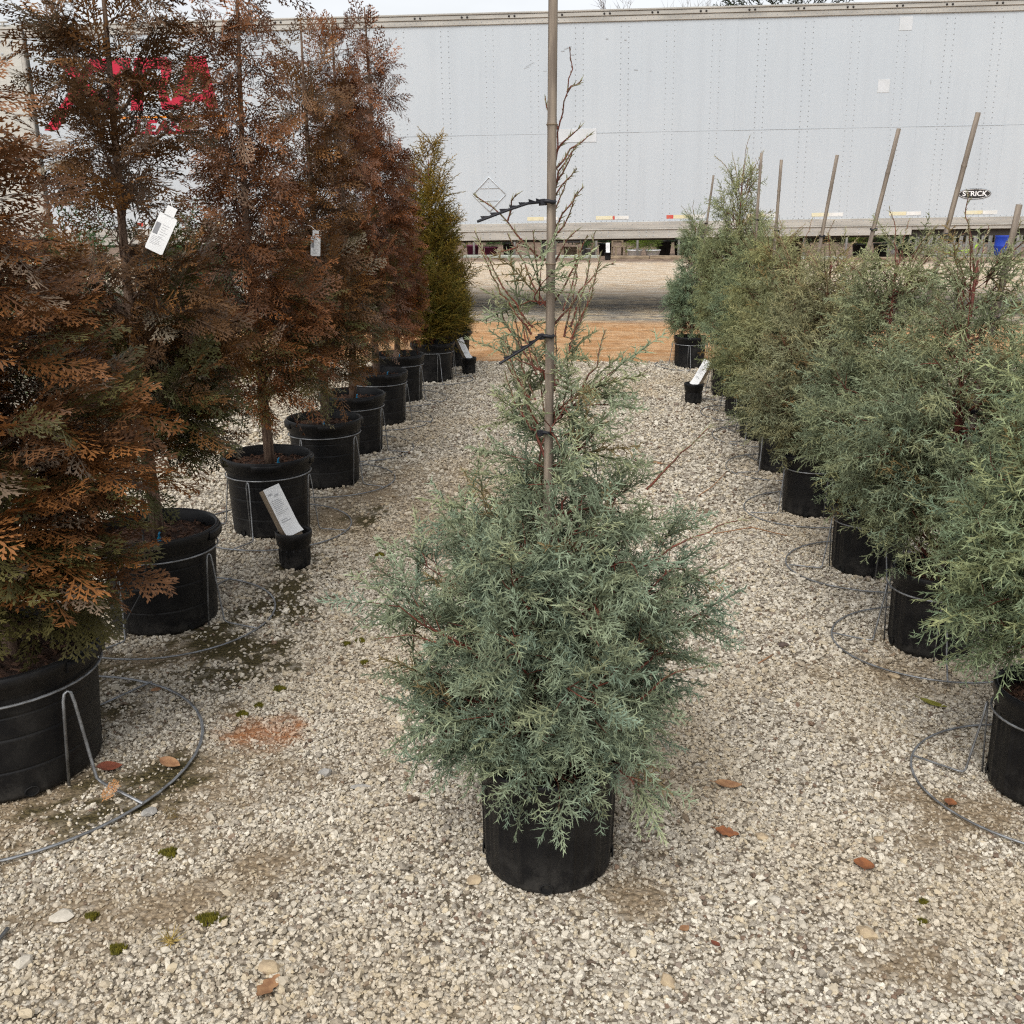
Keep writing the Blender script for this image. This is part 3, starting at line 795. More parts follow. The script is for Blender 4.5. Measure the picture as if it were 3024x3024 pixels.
for pts,y1 in (([(0.095,1.727),(0.077,1.76),(0.068,1.791)],0.02),([(0.112,1.798),(0.141,1.82)],0.0),([(0.089,1.682),(0.116,1.714),(0.14,1.731)],-0.02),([(0.089,1.649),(0.123,1.688),(0.164,1.721)],0.03),([(0.084,1.582),(0.103,1.623),(0.131,1.649)],-0.05),([(0.083,1.549),(0.1,1.589),(0.117,1.636)],0.05),
               ([(0.085,1.60),(0.105,1.66),(0.138,1.70)],0.05),([(0.083,1.52),(0.108,1.57),(0.145,1.615)],-0.04),([(0.083,1.50),(0.12,1.56),(0.128,1.60)],-0.07),([(0.088,1.62),(0.11,1.65),(0.125,1.69)],-0.03),([(0.083,1.45),(0.11,1.50),(0.14,1.53)],0.02),
               ([(0.071,1.467),(0.041,1.488),(0.013,1.515),(-0.029,1.569),(-0.078,1.599)],-0.05),([(-0.01,1.545),(0.0,1.585),(0.01,1.60)],-0.04),([(0.02,1.51),(0.005,1.49),(-0.03,1.485)],-0.05),([(0.07,1.40),(0.05,1.45),(0.042,1.53)],-0.08),([(0.08,1.36),(0.05,1.40),(0.02,1.47),(-0.01,1.52)],0.06),([(0.09,1.33),(0.14,1.39),(0.18,1.44),(0.22,1.46)],0.03),([(0.09,1.38),(0.13,1.45),(0.155,1.52)],-0.05)):
    twig(limb,fol,rr,xz(pts,0.01,y1),0.0026,0.0062,(0.007,0.019),GRN)
for k in range(20):   # loose upright shoots around the top
    a_ = rr.uniform(-1.0,4.1); z0 = rr.uniform(1.02,1.36); l_ = rr.uniform(0.12,0.24); sp_ = rr.uniform(0.25,0.7)
    p0_ = np.array([math.cos(a_)*0.05,math.sin(a_)*0.05,z0])
    p2_ = p0_+np.array([math.cos(a_)*l_*sp_,math.sin(a_)*l_*sp_,l_*0.85])
    twig(limb,fol,rr,[p0_,(p0_+p2_)/2+np.array([math.cos(a_),math.sin(a_),-0.3])*0.012,p2_],0.0026,0.0048,(0.008,0.022),GRN)
for pts in ([(0.18,-0.05,0.78),(0.30,-0.05,0.86),(0.40,-0.04,0.90),(0.45,-0.02,0.905)],[(0.2,-0.12,0.50),(0.27,-0.14,0.58),(0.35,-0.15,0.60)],[(0.22,0.05,0.95),(0.30,0.05,1.04),(0.36,0.05,1.10)],[(-0.2,-0.1,0.62),(-0.32,-0.12,0.66),(-0.40,-0.12,0.65)],[(0.2,0.1,0.70),(0.34,0.1,0.72),(0.42,0.1,0.68)]):
    twig(limb,fol,rr,pts,0.0032,0.006,(0.010,0.026),GRN)
CENTRE_FOL = fol.mesh('crown_centre',M['cypress'],True); CENTRE_LIMB = limb.mesh('limbs_centre',M['twig_red'])
TRUNK_C = Acc().tube([(-0.02,0.03,0.22),(-0.012,0.03,0.6),(-0.008,0.03,1.0),(-0.008,0.03,1.35)],[0.013,0.010,0.007,0.004],8).mesh('trunk',M['twig_red'])
tree = thing('potted_cypress','tall blue-green cypress in a ribbed black pot standing alone in the gravel aisle','potted tree',(CX,CY_,0))
add_pot(tree,'rib',R(-48),False,1.08)
link('trunk',TRUNK_C,tree); link('branches',CENTRE_LIMB,tree); link('crown',CENTRE_FOL,tree)
BAMB_C = bamboo_mesh('stake_long',2.02,0.0102,[0.18,0.62,0.97,1.20,1.475,1.80])
sk = link('bamboo_stake',BAMB_C,tree,loc=(-0.018,-0.018,0.26),rot=(R(-0.3),R(0.35),0))
NR = node_ring(0.0108)
for z in (0.97,1.20,1.475,1.80): link('node_ring',NR,sk,loc=(0.004*math.sin(z*2.1),0.003*math.cos(z*1.7),z))
WR = wrap_mesh(0.0125)
for z in (1.585,1.31,1.10): link('tie',WR,tree,loc=(-0.014,-0.018,z),rot=(R(4),R(5),R(200)))
link('tie_tail',strap_mesh([(-0.026,-0.022,1.585),(-0.057,-0.05,1.582),(-0.098,-0.06,1.569),(-0.161,-0.05,1.546)],0.0072),tree)
link('tie_tail',strap_mesh([(-0.027,-0.03,1.312),(-0.056,-0.06,1.294),(-0.117,-0.07,1.258)],0.0072),tree)

# prototypes for the right-hand row
RP = []
for s_ in (41,42,43):
    rg_ = np.random.default_rng(s_)
    pr = [(0.38,0.14),(0.46,0.21),(0.60,0.27),(0.76,0.275),(0.94,0.225),(1.10,0.16),(1.25,0.10),(1.38,0.07),(1.46,0.03)]
    lb, fo = crown(rg_, pr, CY_LO, 92, 8.0, 3, (25,50), 0.32, (0.07,0.17), pal_right, droop=0.10, br=0.0075, rise=0.35, rlo=0.4, rhi=1.2, sscale=(0.75,1.2), thin_top=[(0.26,1.2),(1.0,1),(1.3,0.6)], wpow=1.1)
    for k in range(16):
        a_ = rg_.uniform(0,6.28); z0 = rg_.uniform(1.05,1.36); l_ = rg_.uniform(0.13,0.30); sp_ = rg_.uniform(0.3,0.9)
        p0_ = np.array([math.cos(a_)*0.04,math.sin(a_)*0.04,z0]); p2_ = p0_+np.array([math.cos(a_)*l_*sp_,math.sin(a_)*l_*sp_,l_*0.8])
        mid = (p0_+p2_)/2+np.array([0,0,0.03])
        twig(lb,fo,rg_,[p0_,mid,p2_],0.0028,0.0055,(0.010,0.026),GRN)
    twig(lb,fo,rg_,[(0,0,1.3),(0.02,0.01,1.45),(0.05,0.02,1.55),(0.04,0.05,1.62)],0.004,0.008,(0.010,0.028),GRN)
    RP.append((lb.mesh('limbs_%d'%s_,M['twig_red']), fo.mesh('crown_%d'%s_,M['cypress'],True)))
TRUNK_R = Acc().tube([(0,0,0.24),(0.01,0,0.6),(0.0,0.01,1.0),(0,0,1.4)],[0.013,0.011,0.008,0.004],7).mesh('trunk_right',M['twig_red'])
BAMB_R = bamboo_mesh('stake_right',1.66,0.0115,[0.3,0.72,1.12,1.46])
WRR = wrap_mesh(0.0135)
# x, y, pot, prototype, turn, scale xy, scale z, tint, stake top (dx, dy, z) or None, label
RIGHT = [
 (1.50,2.55,'rib',0,20,1.06,1.02,(0.98,1.04,0.98),None,'blue-green cypress nearest the camera at the right edge, its pot cut by the frame'),
 (1.56,3.53,'rib',1,140,1.04,1.0,(1.02,1.0,0.95),(0.10,0.0,1.58),'blue-green cypress in black pot, second from the camera in the right row'),
 (1.60,4.38,'rib',2,75,1.0,0.97,(1.0,0.98,0.92),(0.25,0.0,1.93),'cypress with the tallest, strongly leaning bamboo stake, third in the right row'),
 (1.60,5.28,'lip',0,200,0.98,0.93,(1.12,0.96,0.86),(0.26,0.0,1.93),'brownish-green cypress in lipped black pot, fourth in the right row'),
 (1.68,6.20,'lip',1,300,1.02,0.93,(1.08,0.99,0.86),(0.17,0.0,1.85),'cypress with a slim leaning stake, fifth from the camera in the right row'),
 (1.76,7.10,'rib',2,10,1.0,0.93,(1.08,1.0,0.8),(0.0,0.0,1.86),'olive-green cypress behind the sign pot, sixth in the right row'),
 (1.82,7.92,'rib',0,110,0.92,0.95,(1.0,1.02,0.9),(0.0,0.02,1.94),'cypress half hidden by its neighbours, seventh in the right row'),
 (1.88,8.80,'rib',1,250,0.95,1.30,(1.06,1.02,0.84),None,'tallest olive cypress near the far end of the right row'),
 (1.80,10.42,'rib',2,170,0.80,1.0,(0.95,1.03,0.95),(0.14,0.0,1.85),'slim grey-green cypress at the far end of the right row by the orange clay'),
]
for i,(x,y,pk,pi,tn,sxy,sz,tint,st_,lab) in enumerate(RIGHT):
    t = thing('potted_cypress',lab,'potted tree',(x,y,0),(0,0,0),'cypresses in the right row')
    add_pot(t,pk,R(tn),pk=='lip')
    link('trunk',TRUNK_R,t,scale=(1,1,sz))
    b_ = link('branches',RP[pi][0],t,rot=(0,0,R(tn)),scale=(sxy,sxy,sz))
    c_ = link('crown',RP[pi][1],t,rot=(0,0,R(tn)),scale=(sxy,sxy,sz)); c_.color = (*tint,1)
    if st_:
        d_ = Vector((st_[0],st_[1],st_[2]-0.26)); 
        s2 = link('bamboo_stake',BAMB_R,t,loc=(0.0,-0.02,0.26),rot=d_.to_track_quat('Z','Y').to_euler(),scale=(1,1,d_.length/1.66))
        for f_ in (0.48,0.72):
            p_ = Vector((0,-0.02,0.26))+d_*f_
            link('tie',WRR,t,loc=p_,rot=(R(5),R(8),R(180+40*i)))
    stand(pk,x,y,R(-115+13*i),'thin wire stand around the pot of the %s cypress in the right row' % ['nearest','second','third','fourth','fifth','sixth','seventh','eighth','farthest'][i])

# ------------------------------------------------------------------ bronze arborvitae on the left
rng = np.random.default_rng(61)
TH = [proto_thuja(rng, rng.uniform(0.16,0.21)) for _ in range(4)]
TH_LO = [proto_thuja(rng, rng.uniform(0.18,0.22), 0.0064, 0.8) for _ in range(3)]
def pal_thuja(olive=0.3):
    def f(rng, T, n):
        k = rng.uniform(0,1,n)
        low = np.clip((1.5-T[:,2])/1.0,0,1)
        rust, brown, ol, grey = np.array([0.20,0.082,0.026]), np.array([0.12,0.055,0.024]), np.array([0.098,0.085,0.03]), np.array([0.19,0.135,0.095])
        ph = 0.5+0.5*np.sin(T[:,0]*7+T[:,2]*4.3+T[:,1]*5)
        c = np.where((k < 0.40)[:,None], rust, brown)
        c = np.where((k > 1-olive*low*(0.4+1.2*ph))[:,None], ol, c)
        c = np.where(((k > 0.40)&(k < 0.46))[:,None], grey, c)
        c = c*rng.uniform(0.7,1.3,(n,1))
        return c*0.55, c*1.18
    return f
def thuja_proto(seed, prof, nb, nsec, thin, protos, olive, name):
    rg_ = np.random.default_rng(seed)
    wob = lambda z: np.array([0.018*math.sin(z*2.2+seed),0.018*math.cos(z*1.9+seed)])
    lb, fo = crown(rg_, prof, protos, nb, nsec, 2, (20,58), prof[0][0]-0.02, (0.06,0.17), pal_thuja(olive), droop=0.26, axis=wob, br=0.007, rise=0.28, rlo=0.45, sscale=(0.75,1.15), flat=0.4, thin_top=thin, tmin=0.25)
    H = prof[-1][0]
    zz = np.linspace(0.30,H,14)
    tr = Acc().tube([(*wob(z),z) for z in zz], np.linspace(0.027,0.005,14), 10)
    return lb.mesh('limbs_'+name,M['bark_thuja']), fo.mesh('crown_'+name,M['thuja'],True), tr.mesh('trunk_'+name,M['bark_thuja'])
TP = {}
TP['A'] = thuja_proto(71,[(0.56,0.12),(0.70,0.20),(1.0,0.275),(1.22,0.25),(1.45,0.18),(1.70,0.11),(1.95,0.07),(2.1,0.02)],125,7.5,None,TH,0.75,'A')
TP['B'] = thuja_proto(72,[(0.68,0.12),(0.80,0.23),(1.0,0.28),(1.25,0.27),(1.5,0.21),(1.75,0.19),(2.0,0.18),(2.25,0.14),(2.5,0.05)],112,6.0,[(0.6,1),(1.2,1.0),(1.5,0.4),(2.4,0.28)],TH,0.8,'B')
TP['C'] = thuja_proto(73,[(0.66,0.12),(0.80,0.2),(1.0,0.25),(1.3,0.235),(1.6,0.19),(1.9,0.15),(2.2,0.12),(2.5,0.08),(2.7,0.03)],112,7.0,[(0.6,1),(1.5,1.0),(2.0,0.8),(2.7,0.7)],TH_LO,0.5,'C')
LEFT = [
 (-1.488,2.70,'A',10,1.18,0.90,(1.05,1.05,1.0),'bronze arborvitae cut by the left edge, nearest to the camera, in a big black pot'),
 (-1.38,3.80,'B',60,1.04,1.0,(0.8,0.9,0.86),'dark olive-brown arborvitae with the white plastic tag, second in the left row'),
 (-1.22,4.98,'C',130,0.98,1.0,(1.05,0.96,0.88),'rust-brown arborvitae behind the sign pot, third in the left row'),
 (-1.10,5.90,'C',250,0.92,0.93,(0.95,1.05,0.95),'olive-tinged arborvitae, fourth from the camera in the left row'),
 (-1.06,6.72,'B',190,0.80,1.06,(1.0,0.9,0.92),'purplish-brown arborvitae with a bare top, fifth in the left row'),
 (-1.00,7.66,'C',20,0.88,1.06,(1.05,0.9,0.86),'reddish-brown arborvitae with a tall pointed top, sixth in the left row'),
 (-0.95,8.58,'C',310,0.70,0.80,(1.20,0.98,0.85),'brown arborvitae at the far end of the bronze ones, beside the golden conifer'),
]
for i,(x,y,pk,tn,sxy,sz,tint,lab) in enumerate(LEFT):
    t = thing('potted_arborvitae',lab,'potted tree',(x,y,0),(0,0,0),'bronze arborvitae in the left row')
    ps = (1.36,1.06,1.0,1.0,1.0,1.0,1.0)[i]; add_pot(t,'big',R(-97+9*i),True,ps)
    lb,fo,tr = TP[pk]
    off_ = (0.04,0.03,0.0) if i == 0 else (0,0,0)
    link('trunk',tr,t,loc=off_,rot=(0,0,R(tn)),scale=(1,1,sz)); link('branches',lb,t,loc=off_,rot=(0,0,R(tn)),scale=(sxy,sxy,sz))
    c_ = link('crown',fo,t,loc=off_,rot=(0,0,R(tn)),scale=(sxy,sxy,sz)); c_.color = (*tint,1)
    link('drip_stake',DRIP,t,loc=(0.02+0.03*(i%3),-0.13,0.345),rot=(R(8),R(5),0))
    stand('big',x,y,R(-118+7*(i%3)),'galvanised wire stand around the pot of the %s arborvitae in the left row' % ['nearest','second','third','fourth','fifth','sixth','farthest'][i], ps)

# golden conifer at the end of the left row
def pal_gold(rng, T, n):
    rad = np.hypot(T[:,0],T[:,1])[:,None]
    k = np.clip(rng.uniform(0.1,1.0,(n,1))*0.7+np.clip((T[:,2:3]-1.2)/1.2,0,1)*0.5,0,1)
    c = np.array([0.085,0.09,0.014])*(1-k)+np.array([0.30,0.175,0.022])*k
    return c*0.55, c*rng.uniform(0.85,1.2,(n,1))
lb, fo = crown(np.random.default_rng(81),[(0.38,0.22),(0.55,0.28),(0.9,0.30),(1.2,0.27),(1.5,0.20),(1.8,0.13),(2.0,0.08),(2.14,0.02)],CY_FAR,150,8.0,3,(50,72),0.36,(0.08,0.16),pal_gold,droop=-0.25,br=0.006,rise=0.3,rlo=0.5,sscale=(0.8,1.15),wpow=0.8)
t = thing('potted_golden_conifer','golden green upright conifer in black pot at the end of the left row','potted tree',(-0.74,9.58,0))
add_pot(t,'gold',R(30),True)
link('trunk',TRUNK_R,t,scale=(1,1,1.4)); link('branches',lb.mesh('limbs_gold',M['twig_red']),t); GOLD = fo.mesh('crown_gold',M['shrub'],True); link('crown',GOLD,t,scale=(1.12,1.12,1.0))
stand('gold',-0.74,9.58,R(-70),'wire stand around the pot of the golden conifer')
t = thing('potted_golden_conifer','dark pot and lower foliage of a conifer hidden behind the golden one','potted tree',(-0.62,10.5,0),group='golden conifers')
add_pot(t,'gold',R(70),True); c_ = link('crown',GOLD,t,rot=(0,0,2.0),scale=(0.7,0.7,0.5),loc=(0,0,0.14)); c_.color = (0.7,0.8,0.8,1)
# green shrubs glimpsed behind the left row
SHR = Acc(); rs = np.random.default_rng(91)
lb, fo = crown(rs,[(0.2,0.2),(0.5,0.42),(0.9,0.42),(1.2,0.25),(1.4,0.05)],CY_FAR,44,7,2,(20,60),0.2,(0.08,0.18),lambda r,T,n:(np.tile([0.03,0.05,0.02],(n,1)),np.array([0.06,0.11,0.035])*r.uniform(0.6,1.4,(n,1))),br=0.006,sscale=(0.9,1.4))
SHRUB = fo.mesh('crown_shrub',M['shrub'],True); SHRUB_L = lb.mesh('limbs_shrub',M['twig_red'])
for i,(x,y,lab) in enumerate([(-3.1,7.4,'green shrub glimpsed between the second and third arborvitae'),(-2.9,9.6,'green shrub glimpsed behind the fourth arborvitae'),(-4.6,8.6,'green shrub behind the trunk of the second arborvitae')]):
    t = thing('potted_shrub',lab,'potted shrub',(x,y,0),group='shrubs behind the left row')
    add_pot(t,'gold',R(40*i),False); link('branches',SHRUB_L,t,rot=(0,0,i),loc=(0,0,0.12)); link('crown',SHRUB,t,rot=(0,0,i),loc=(0,0,0.12))

# ------------------------------------------------------------------ hanging plant tags
def plant_tag(loc, rot, label, w=0.058, h=0.125):
    t = thing('plant_tag',label,'tag',loc,rot)
    A = Acc(); c = 0.006; out = []
    for (cx,cz,a0) in ((w/2-c,h/2-c,0),(-w/2+c,h/2-c,90),(-w/2+c,-h/2+c,180),(w/2-c,-h/2+c,270)):
        for k in range(4): out.append((cx+c*math.cos(R(a0+30*k)),cz+c*math.sin(R(a0+30*k))))
    n = len(out); V = [(x,-0.0006,z) for x,z in out]+[(x,0.0006,z) for x,z in out]
    A.polys(V,[list(range(n)),list(range(n,2*n))[::-1]]+[(i,i+n,(i+1)%n+n,(i+1)%n) for i in range(n)])
    link('card',A.mesh('card',M['leaf_paper']),t)
    link('print_panel',Acc().box((-w/2+0.003,-0.0011,-0.008),(-w/2+0.018,-0.0008,0.030)).mesh('panel',M['print_grey']),t)
    L_ = Acc()
    for k in range(6): L_.box((-w/2+0.024,-0.0011,0.028-0.008*k),(w/2-0.012-0.004*(k%3),-0.0008,0.0295-0.008*k))
    for k in range(6): L_.box((-w/2+0.006,-0.0011,-0.016-0.005*k),(w/2-0.014-0.009*(k%2)-0.003*(k%3),-0.0008,-0.0147-0.005*k))
    link('print_lines',L_.mesh('lines',M['print_pale']),t)
    link('neck',Acc().bbox((-0.016,-0.0006,h/2-0.004),(0.016,0.0006,h/2+0.03),0.0003).mesh('neck',M['leaf_paper']),t)
    link('loop',Acc().tube([(0,0,h/2+0.028),(-0.02,0.03,h/2+0.05),(-0.05,0.09,h/2+0.055)],0.0012,5).mesh('loop',M['leaf_paper']),t)
    return t
plant_tag((-1.13,3.42,1.49),(R(-8),R(27),R(8)),'white plastic care tag with a grey panel hanging on the second arborvitae')
plant_tag((-1.03,5.55,1.37),(0,R(4),R(20)),'small pale tag hanging in the fourth arborvitae',0.05,0.10)

# ------------------------------------------------------------------ little pots holding wedge boards with paper signs
SP_ME = pot_mesh('pot_small',0.175,0.081,0.066,14)
SP_SOIL = soil_mesh('soil_small',0.072,0.12,9,30)
def sign_pot(x, y, ax_, nm_, label, sc=1.0):
    t = thing('sign_pot',label,'sign',(x,y,0),(0,0,x),'plant signs in small black pots')
    t.scale = (sc,sc,sc)
    link('pot',SP_ME,t); s = link('gravel_ballast',SP_SOIL[0],t); link('stones',SP_SOIL[1],s)['kind'] = 'stuff'
    za_ = Vector(ax_).normalized(); yn = Vector(nm_); yn = -(yn-za_*yn.dot(za_)).normalized(); xa_ = yn.cross(za_)
    rm_ = Matrix.Rotation(-x,3,'Z') @ Matrix((xa_,yn,za_)).transposed()
    off = Matrix.Rotation(-x,3,'Z') @ Vector((-ax_[0]*0.08,-0.01,0.06))
    b = link('board',Acc().bbox((-0.045,-0.019,0.0),(0.045,0.019,0.335),0.0025).mesh('board',M['board']),t,loc=off,rot=rm_.to_euler())
    A = Acc(); V = []; n = 8
    for i in range(n+1):
        z = 0.10+0.236*i/n
        off = -0.0205-(0.010*max(0,(0.16-z)/0.06)**2 if z < 0.16 else 0)
        V += [(-0.046,off,z),(0.046,off-(0.004 if z < 0.12 else 0),z)]
    A.add(V,[(2*i,2*i+1,2*i+3,2*i+2) for i in range(n)],None,True)
    p = link('sign_paper',A.mesh('paper',M['leaf_paper']),b)
    L_ = Acc(); rl = random.Random(3)
    for k in range(2): L_.box((-0.036+0.03*k,-0.0218,0.30-0.012*k),(-0.012+0.03*k,-0.0212,0.309-0.012*k))
    for k in range(9): L_.box((-0.036,-0.0218,0.272-0.008*k),(0.006+0.028*rl.random(),-0.0212,0.2745-0.008*k))
    for k in range(2): L_.box((-0.030,-0.0222,0.178-0.010*k),(0.0+0.02*rl.random(),-0.0215,0.182-0.010*k))
    link('sign_print',L_.mesh('print',M['print_pale']),b)
    return t
sign_pot(-0.985,4.40,(-0.42,0.16,0.88),(0.62,-0.55,0.5),'white paper sign on a leaning board in a small black pot, left row foreground')
sign_pot(-0.42,9.96,(-0.42,0.16,0.88),(0.62,-0.5,0.55),'white sign on a board in a small black pot beside the golden conifer',0.92)
sign_pot(1.50,8.40,(0.48,0.1,0.86),(-0.66,-0.5,0.5),'white sign board in a small black pot before the right row',0.98)
sign_pot(2.84,31.3,(-0.03,0.1,0.98),(0.0,-1.0,0.1),'tiny white sign in a black pot at the far kerb under the trailer',1.25)

# ------------------------------------------------------------------ irrigation tube
tag(link('irrigation_tube',Acc().tube([(-1.36,3.60,0.42),(-1.352,3.575,0.435),(-1.345,3.555,0.40),(-1.345,3.55,0.30),(-1.37,3.53,0.20),(-1.42,3.50,0.11),(-1.50,3.42,0.07),(-1.60,3.3,0.03),(-1.75,3.2,0.012),(-2.1,3.1,0.012)],0.0036,7).mesh('irrigation_tube',M['tube_black'])),'thin black irrigation tube looping over the rim of the second left pot','tube')
tag(link('wire_hoop',Acc().tube([(-1.14+0.004*math.sin(k*0.9)-0.30*(1-math.cos(k*math.pi/14)),1.86-0.30*math.sin(k*math.pi/14)+0.09,0.012) for k in range(15)],0.005,6).mesh('wire_hoop',M['wire'])),'curved grey wire of another pot stand at the lower left edge','wire')

# ------------------------------------------------------------------ the white box trailer
M['trailer_white'] = None
def panel_mat():
    m, n, l, b = new_mat('painted_trailer_panel')
    tc = n.new('ShaderNodeTexCoord').outputs['Object']
    mp = n.new('ShaderNodeMapping'); mp.inputs['Scale'].default_value = (3.2,1,0.16); l.new(tc,mp.inputs['Vector'])
    s1 = noise(n,l,2.2,6,mp.outputs[0],0.65); s2 = noise(n,l,0.5,4,tc); s3 = noise(n,l,9,4,tc)
    c = mixc(n,l,mrange(n,l,s1.outputs['Fac'],0.40,0.80,0.0,0.4),(0.455,0.495,0.53),(0.38,0.41,0.44))
    c = mixc(n,l,mrange(n,l,s2.outputs['Fac'],0.4,0.7,0.0,0.4),c,(0.52,0.55,0.57))
    c = mixc(n,l,mrange(n,l,s3.outputs['Fac'],0.70,0.78,0.0,0.25),c,(0.36,0.37,0.375))
    l.new(c,b.inputs['Base Color']); b.inputs['Roughness'].default_value = 0.38; b.inputs['Specular IOR Level'].default_value = 0.4
    bump(n,l,b,noise(n,l,1.3,2,tc).outputs['Fac'],0.12,0.02)
    return m
M['panel'] = panel_mat()
M['rail'] = plain('weathered_aluminium_rail',(0.45,0.43,0.39),(0.34,0.325,0.295),0.5,3,6,0.1,0.003,0.15,stretch=(0.6,4,4))
M['alu'] = plain('bare_aluminium',(0.50,0.49,0.45),(0.44,0.43,0.39),0.45,2.5,6,0.08,0.002,0.25,stretch=(0.4,1,9))
M['rivet'] = plain('rivet',(0.40,0.42,0.44),(0.33,0.35,0.365),0.5,5,bstr=0)
M['red'] = plain('red_vinyl',(0.46,0.012,0.042),(0.38,0.012,0.036),0.45,3,5,bstr=0.03)
M['orange'] = plain('orange_vinyl',(0.75,0.24,0.02),(0.68,0.21,0.02),0.45,3,bstr=0)
M['black'] = plain('black_steel',(0.02,0.02,0.021),(0.035,0.03,0.028),0.6,6)
M['dark_under'] = plain('trailer_underside',(0.05,0.045,0.04),(0.03,0.026,0.022),0.9,5)
M['brown_steel'] = plain('dirty_brown_steel',(0.045,0.026,0.017),(0.03,0.018,0.012),0.8,8)
M['tape_white'] = plain('tape_white',(0.70,0.70,0.68),(0.6,0.6,0.57),0.4,6,bstr=0)
M['tape_yellow'] = plain('faded_tape',(0.62,0.56,0.36),(0.66,0.62,0.46),0.5,6,bstr=0)
M['tape_red'] = plain('tape_red',(0.55,0.045,0.04),(0.5,0.12,0.08),0.45,12,bstr=0)
M['white_vinyl'] = plain('white_vinyl',(0.8,0.8,0.8),(0.75,0.75,0.75),0.4,6,bstr=0)
M['patch'] = plain('pale_patch',(0.57,0.59,0.61),(0.52,0.54,0.55),0.4,6,bstr=0)
M['rubber'] = plain('tyre_rubber',(0.02,0.02,0.02),(0.035,0.033,0.03),0.85,12)
TILT = 0.85
tr = thing('box_trailer','long white box trailer with a red logo parked across the yard','trailer',(0,15.3,0),(0,R(-TILT),R(-3.5)))
XL, XR, ZB, ZT = -6.78, 9.25, 1.12, 4.075
gz = lambda x: -x*math.tan(R(TILT))
link('body',Acc().box((XL+0.01,0.022,ZB+0.06),(XR-0.01,2.58,ZT-0.03)).mesh('body',M['panel']),tr)
link('underside',Acc().box((XL+0.05,0.06,ZB-0.06),(XR-0.05,2.5,ZB+0.055)).mesh('underside',M['dark_under']),tr)
npan = 13; pw = (XR-XL)/npan
for k in range(npan):
    y0 = 0.0 if k % 2 else 0.0025
    link('side_panel',Acc().bbox((XL+k*pw-(0.03 if k % 2 and k else 0),y0,1.30),(XL+(k+1)*pw+(0.03 if k % 2 and k < npan-1 else 0),0.0205,3.945),0.0015).mesh('side_panel',M['panel']),tr)
# top rail with its bolts
A = Acc().bbox((XL-0.01,-0.020,3.93),(XR+0.01,0.021,4.0),0.006); A.bbox((XL-0.01,-0.034,4.0),(XR+0.01,0.021,4.055),0.006); A.bbox((XL-0.012,-0.045,4.056),(XR+0.012,0.10,4.082),0.006)
tp = link('top_rail',A.mesh('top_rail',M['rail']),tr)
BOLT = Acc().lathe([(0.0005,0.012),(0.011,0.011),(0.015,0.004),(0.015,0)],8).mesh('bolt',M['black'])
x = XL+0.35
while x < XR:
    for d in (0,0.075): link('marker_bolt',BOLT,tp,loc=(x+d,-0.034,4.028),rot=(R(90),0,0))
    x += 0.645
# bottom rail: upper strip, ledge, deep lower strip which steps up towards the right
A = Acc().bbox((XL,-0.012,1.225),(XR,0.021,1.318),0.004); A.bbox((XL,-0.024,1.205),(XR,0.021,1.2245),0.004)
br = link('bottom_rail',A.mesh('bottom_rail',M['rail']),tr)
link('lower_skirt',Acc().bbox((XL,-0.010,1.085),(5.65,0.02,1.2045),0.004).mesh('lower_skirt',M['rail']),br)
link('lower_skirt',Acc().bbox((5.652,-0.008,1.155),(XR,0.02,1.2045),0.004).mesh('lower_skirt_short',M['rail']),br)
# rivets, one part for each double row up the side; too small to pick apart inside a row
def rivet_v():
    A = Acc(); 
    for dx in (0,0.105):
        z = 1.36
        while z < 3.93:
            A.add([(dx-0.006,0,z-0.006),(dx+0.006,0,z-0.006),(dx+0.006,0,z+0.006),(dx-0.006,0,z+0.006),(dx,-0.005,z)],[(0,1,4),(1,2,4),(2,3,4),(3,0,4)]); z += 0.066
    return A.mesh('rivet_row',M['rivet'])
RV = rivet_v(); x = XL+0.30
while x < XR-0.2:
    o_ = link('rivet_row',RV,tr,loc=(x,-0.0005,0)); o_['kind'] = 'stuff'; x += 0.617
A = Acc(); x = XL+0.05
while x < XR:
    for z,yy in ((1.333,-0.0005),(1.285,-0.0125),(3.965,-0.0205)):
        A.add([(x-0.006,yy,z-0.006),(x+0.006,yy,z-0.006),(x+0.006,yy,z+0.006),(x-0.006,yy,z+0.006),(x,yy-0.005,z)],[(0,1,4),(1,2,4),(2,3,4),(3,0,4)])
    x += 0.075 
x = XL+0.1
while x < 5.6:
    for z in (1.175,1.12):
        A.add([(x-0.008,-0.0105,z-0.008),(x+0.008,-0.0105,z-0.008),(x+0.008,-0.0105,z+0.008),(x-0.008,-0.0105,z+0.008),(x,-0.017,z)],[(0,1,4),(1,2,4),(2,3,4),(3,0,4)])
    x += 0.1 if int(x*3) % 2 else 0.22
o_ = link('rail_rivets',A.mesh('rail_rivets',M['rivet']),tr); o_['kind'] = 'stuff'
